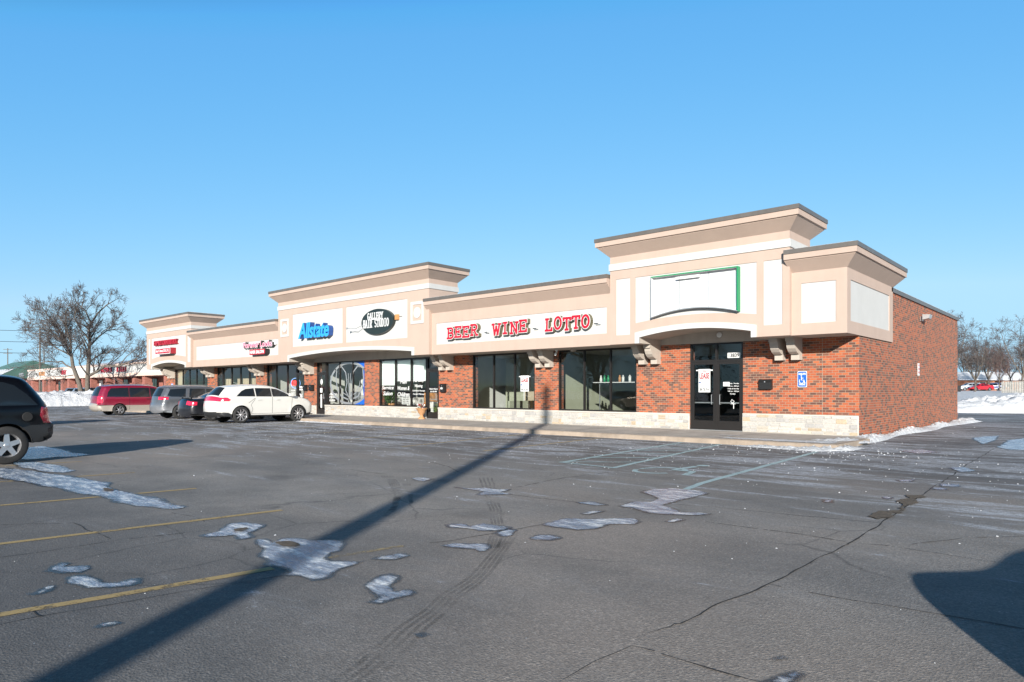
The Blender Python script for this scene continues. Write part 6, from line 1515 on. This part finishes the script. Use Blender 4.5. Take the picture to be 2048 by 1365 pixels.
# ------------------------------------------------------------------ the red brick strip on the left
M['rbrick'] = brickmat('red brick', .2, .08, [(0, (.27, .085, .065)), (.3, (.31, .105, .08)), (.6, (.25, .078, .06)), (.8, (.20, .07, .055))], mortar=(.30, .18, .145), ms=.006)
M['roofpink'] = plain('pink fascia metal', (.62, .46, .38), .8, var=.05)
st = thing('brick_strip', 'low red brick shop row with a white sign band behind the big bare tree', 'building', (0, 0, 0))
xr_, yr_ = dpt(330, 66.5); yb_ = yr_; XL = -112.0; XR = xr_+1.0
w_ = MB(); w_.box(XL, XR, yb_+1.9, yb_+12, 0, 3.0, M['rbrick'])
w_.build('wall', st)
f_ = MB(); f_.box(XL-.4, XR+.4, yb_, yb_+12.2, 3.0, 3.35, M['roofpink']); f_.box(XL-.38, XR+.38, yb_+.05, yb_+12.1, 3.352, 4.25, M['white']); f_.box(XL-.4, XR+.4, yb_, yb_+12.2, 4.252, 4.45, M['roofpink']); f_.build('fascia', st)
r_ = MB(); r_.add([(XL, yb_+.4, 4.45), (XR, yb_+.4, 4.45), (XR, yb_+12, 4.45), (XL, yb_+12, 4.45), (XL+1, yb_+6, 4.75), (XR-1, yb_+6, 5.6)], [(0, 1, 5, 4), (1, 2, 5), (2, 3, 4, 5), (3, 0, 4)], M['snow']); r_.build('roof', st)
for k in range(19):
    x = XR-1.6-2.75*k
    if k % 3 != 1: q = MB(); q.box(x-.35, x+.35, yb_+.25, yb_+.95, 0, 3.0, M['rbrick']); q.build('brick_column', st)
    q = MB(); q.box(x-1.9, x-.8, yb_+1.86, yb_+1.92, .5, 2.7, M['glassdark'] if k % 4 else M['inwhite']); q.box(x-1.95, x-.75, yb_+1.88, yb_+1.93, .42, .5, M['bronze']); q.box(x-1.95, x-.75, yb_+1.84, yb_+1.93, 2.7, 2.78, M['bronze']); q.box(x-1.37, x-1.33, yb_+1.85, yb_+1.93, .5, 2.7, M['bronze']); q.build('shop_window', st)
for px, wd, tx, mt, lb in [(43, 2.2, 'SUB', 'grey', 'faint grey letter sign at the left end of the brick strip'), (84, 2.6, 'CAFE', 'wood', 'brown letter sign on the brick strip left of the big tree'), (127, 2.2, 'VET', 'red', 'small red letter sign left of the twin trunks'), (213, 3.4, 'NAILS', 'red', 'red letter sign right of the twin trunks'), (243, 2.6, 'DELI', 'red', 'pale red letter sign nearest the dentist tower')]:
    x = wx(px, yb_); o = text_obj('shop_sign', tx, None, x-wd/2, x+wd/2, 3.52, 4.08, yb_+.045, .12, [M[mt], M['darkred'] if mt == 'red' else M[mt]], .03); T(o, lb, 'sign', 'signs on the brick strip')
# green roofed building far left
gb = thing('green_roof_building', 'brick building with a green metal hip roof partly under snow at far left', 'building', (0, 0, 0))
gx, gy = dpt(-6, 118); q = MB(); q.box(gx-22, gx+2.6, gy, gy+14, 0, 3.6, M['rbrick']); q.build('wall', gb)
M['groof'] = plain('green metal roof', (.11, .20, .15), .5, .2, var=.15, vs=.5)
q = MB(); b0 = (gx-23, gy-1, 3.6); q.add([(gx-23, gy-1, 3.6), (gx+3.6, gy-1, 3.6), (gx+3.6, gy+15, 3.6), (gx-23, gy+15, 3.6), (gx-17, gy+6, 7.0), (gx-3.0, gy+6, 7.0)], [(0, 1, 5, 4), (1, 2, 5), (2, 3, 4, 5), (3, 0, 4)], M['groof'])
for k in range(26): x = gx-22.5+k; z = 3.6; q.box(x, x+.06, gy-1, gy-.95, 3.55, 3.75, M['groof'])
q.build('roof', gb)
q = MB(); q.add([(gx-23, gy-1.02, 3.66), (gx+3.5, gy-1.02, 3.66), (gx+.2, gy+2.4, 5.30), (gx-20.5, gy+2.4, 5.35)], [(0, 1, 2, 3)], M['snow']); q.build('roof_snow', gb)
# ------------------------------------------------------------------ beyond the snow field, right
hx, hy = dpt(1925, 165); hz = ground_z(hx, hy)
M['hbrick'] = plain('house brick', (.36, .15, .08), .9, var=.2, vs=4); M['siding'] = plain('pale siding', (.55, .53, .48), .8, var=.06)
def house(cx, cy, z0, w_, d_, hh, rz, label, snowroof=True, wallm='hbrick'):
    g = thing('house', label, 'house', (cx, cy, z0), R(rz), group='houses beyond the snow field')
    q = MB(); q.box(-w_/2, w_/2, 0, d_, -1, hh, M[wallm]); q.build('wall', g)
    q = MB(); e = .7; q.add([(-w_/2-e, -e, hh), (w_/2+e, -e, hh), (w_/2+e, d_+e, hh), (-w_/2-e, d_+e, hh), (-w_/2+d_*.4, d_/2, hh+1.9), (w_/2-d_*.4, d_/2, hh+1.9), (-w_/2-e, -e, hh-.2), (w_/2+e, -e, hh-.2), (w_/2+e, d_+e, hh-.2), (-w_/2-e, d_+e, hh-.2)], [(0, 1, 5, 4), (1, 2, 5), (2, 3, 4, 5), (3, 0, 4), (0, 6, 7, 1), (1, 7, 8, 2), (2, 8, 9, 3), (3, 9, 6, 0), (6, 9, 8, 7)], M['snow'] if snowroof else M['coping']); q.build('roof', g)
    for k in range(3):
        x = -w_/2+w_*(k+.5)/3; q = MB(); q.box(x-.75, x+.75, -.06, -.003, .9, 2.1, M['siding']); q.build('window', g).name = 'window'
        q2 = MB(); q2.box(x-.65, x+.65, -.08, -.062, 1.0, 2.0, M['cglass']); o2 = q2.build('window_pane', g)
    return g
house(hx+4, hy, hz, 22, 10, 2.7, 41, 'low brick house with a snow covered roof behind the silver SUV')
x_, y_ = dpt(2012, 185); house(x_, y_, ground_z(x_, y_), 14, 9, 2.6, 35, 'brick house glimpsed between bare branches above the blue car', True)
x_, y_ = dpt(2046, 160); house(x_, y_, ground_z(x_, y_), 9, 8, 2.7, 38, 'brick house behind the right part of the board fence', True)
# board fence
fx0, fy0 = dpt(2004, 107); fx1, fy1 = dpt(2150, 100)
M['fence'] = plain('weathered board', (.40, .38, .34), .9, var=.25, vs=6)
fd = Vector((fx1-fx0, fy1-fy0)); fl = fd.length; fd /= fl; fn = Vector((-fd.y, fd.x))
fz = ground_z(fx0, fy0)-.05
fe = thing('board_fence', 'grey weathered shadowbox board fence at the right edge beyond the snow', 'fence', (fx0, fy0, fz), math.atan2(fd.y, fd.x))
q = MB()
k = 0; x = 0.0
while x < fl:
    off = -.06 if k % 2 else .04; q.box(x, x+.135, off, off+.02, .05, 1.80+.015*math.sin(k*1.7), M['fence']); x += .15; k += 1
q.build('boards', fe)
q = MB()
for z in (.45, 1.4): q.box(0, fl, -.035, .035, z, z+.08, M['fence'])
q.build('rails', fe)
for k in range(int(fl/2.4)+1):
    q = MB(); q.box(k*2.4-.05, k*2.4+.05, -.05, .05, 0, 1.75, M['fence']); q.build('post', fe)
# small dark bin by the road
x_, y_ = dpt(1917, 120); m_ = MB(); m_.prism([(-.3, 0), (.3, 0), (.36, 1.0), (-.36, 1.0)], 'y', -.3, .3, M['trimb']); m_.box(-.38, .38, -.34, .34, 1.0, 1.08, M['trimb']); o = m_.build('wheelie_bin'); o.location = (x_, y_, ground_z(x_, y_)); T(o, 'dark waste bin standing in the snow left of the silver SUV', 'bin')
# ------------------------------------------------------------------ south of the lot: what the glass mirrors
def spruce(x, y, h, r, seed, label):
    g = thing('spruce_tree', label, 'tree', (x, y, 0), group='spruces south of the lot'); rnd = random.Random(seed)
    m_ = MB(); m_.tube([(0, 0, 0), (0, 0, h)], [.22, .03], 8, M['bark']); m_.build('trunk', g)
    lf = plain('spruce needle', (.035, .065, .04), .8, var=.3, vs=2); c = MB()
    for k in range(2600):
        t = rnd.random()**.8; z = .6+t*(h-.6); rr_ = r*(1-t)*rnd.uniform(.35, 1.0)+.05; a_ = rnd.uniform(0, 6.283)
        p = Vector((rr_*math.cos(a_), rr_*math.sin(a_), z)); d = Vector((math.cos(a_), math.sin(a_), -.25+rnd.uniform(-.2, .3))).normalized()*rnd.uniform(.35, .7); s_ = d.cross(Vector((0, 0, 1))).normalized()*rnd.uniform(.08, .18)
        c.add([p, p+d*.5+s_, p+d, p+d*.5-s_], [(0, 1, 2, 3)], lf)
    c.build('crown', g, fixn=False)
spruce(-27, -47, 13, 3.6, 1, 'dark spruce south of the lot, left of the pair'); spruce(-33.5, -49, 12, 3.4, 2, 'dark spruce south of the lot, right of the pair'); spruce(-40, -44, 11, 3.2, 3, 'smaller dark spruce south of the lot by the road')
wb = thing('white_building', 'white two storey commercial building south of the lot, mirrored in the glass', 'building', (-14, -62, 0))
q = MB(); q.box(-11, 12, -10, 0, 1.6, 9.5, M['siding']); q.box(-11, 12, -10, -.05, 0, 1.598, M['indark']); q.build('wall', wb)
for k in range(5): q = MB(); q.box(-9+4.2*k, -7.4+4.2*k, .0, .05, 5.4, 7.2, M['bronze']); q.build('window', wb)
q = MB(); q.box(-11.3, 12.3, -10.3, .3, 9.5, 9.9, M['coping']); q.build('roof', wb)
for i, (x, y, s_) in enumerate([(-45, -52, 1.0), (-52, -46, .9), (-60, -55, 1.1), (-70, -50, 1.0), (-80, -52, 1.1), (2, -66, 1.0), (-38, -60, 1.1)]):
    dup(roots[i % 3], (x, y, 0), R(50*i), ['bare tree south of the lot beside the smaller spruce', 'bare tree second along the road south of the lot', 'large bare tree third along the road south of the lot', 'bare tree fourth along the road south of the lot', 'bare tree farthest along the road south of the lot', 'bare tree right of the white building south of the lot', 'bare tree behind the spruces south of the lot'][i], 'bare trees south of the lot', s_)
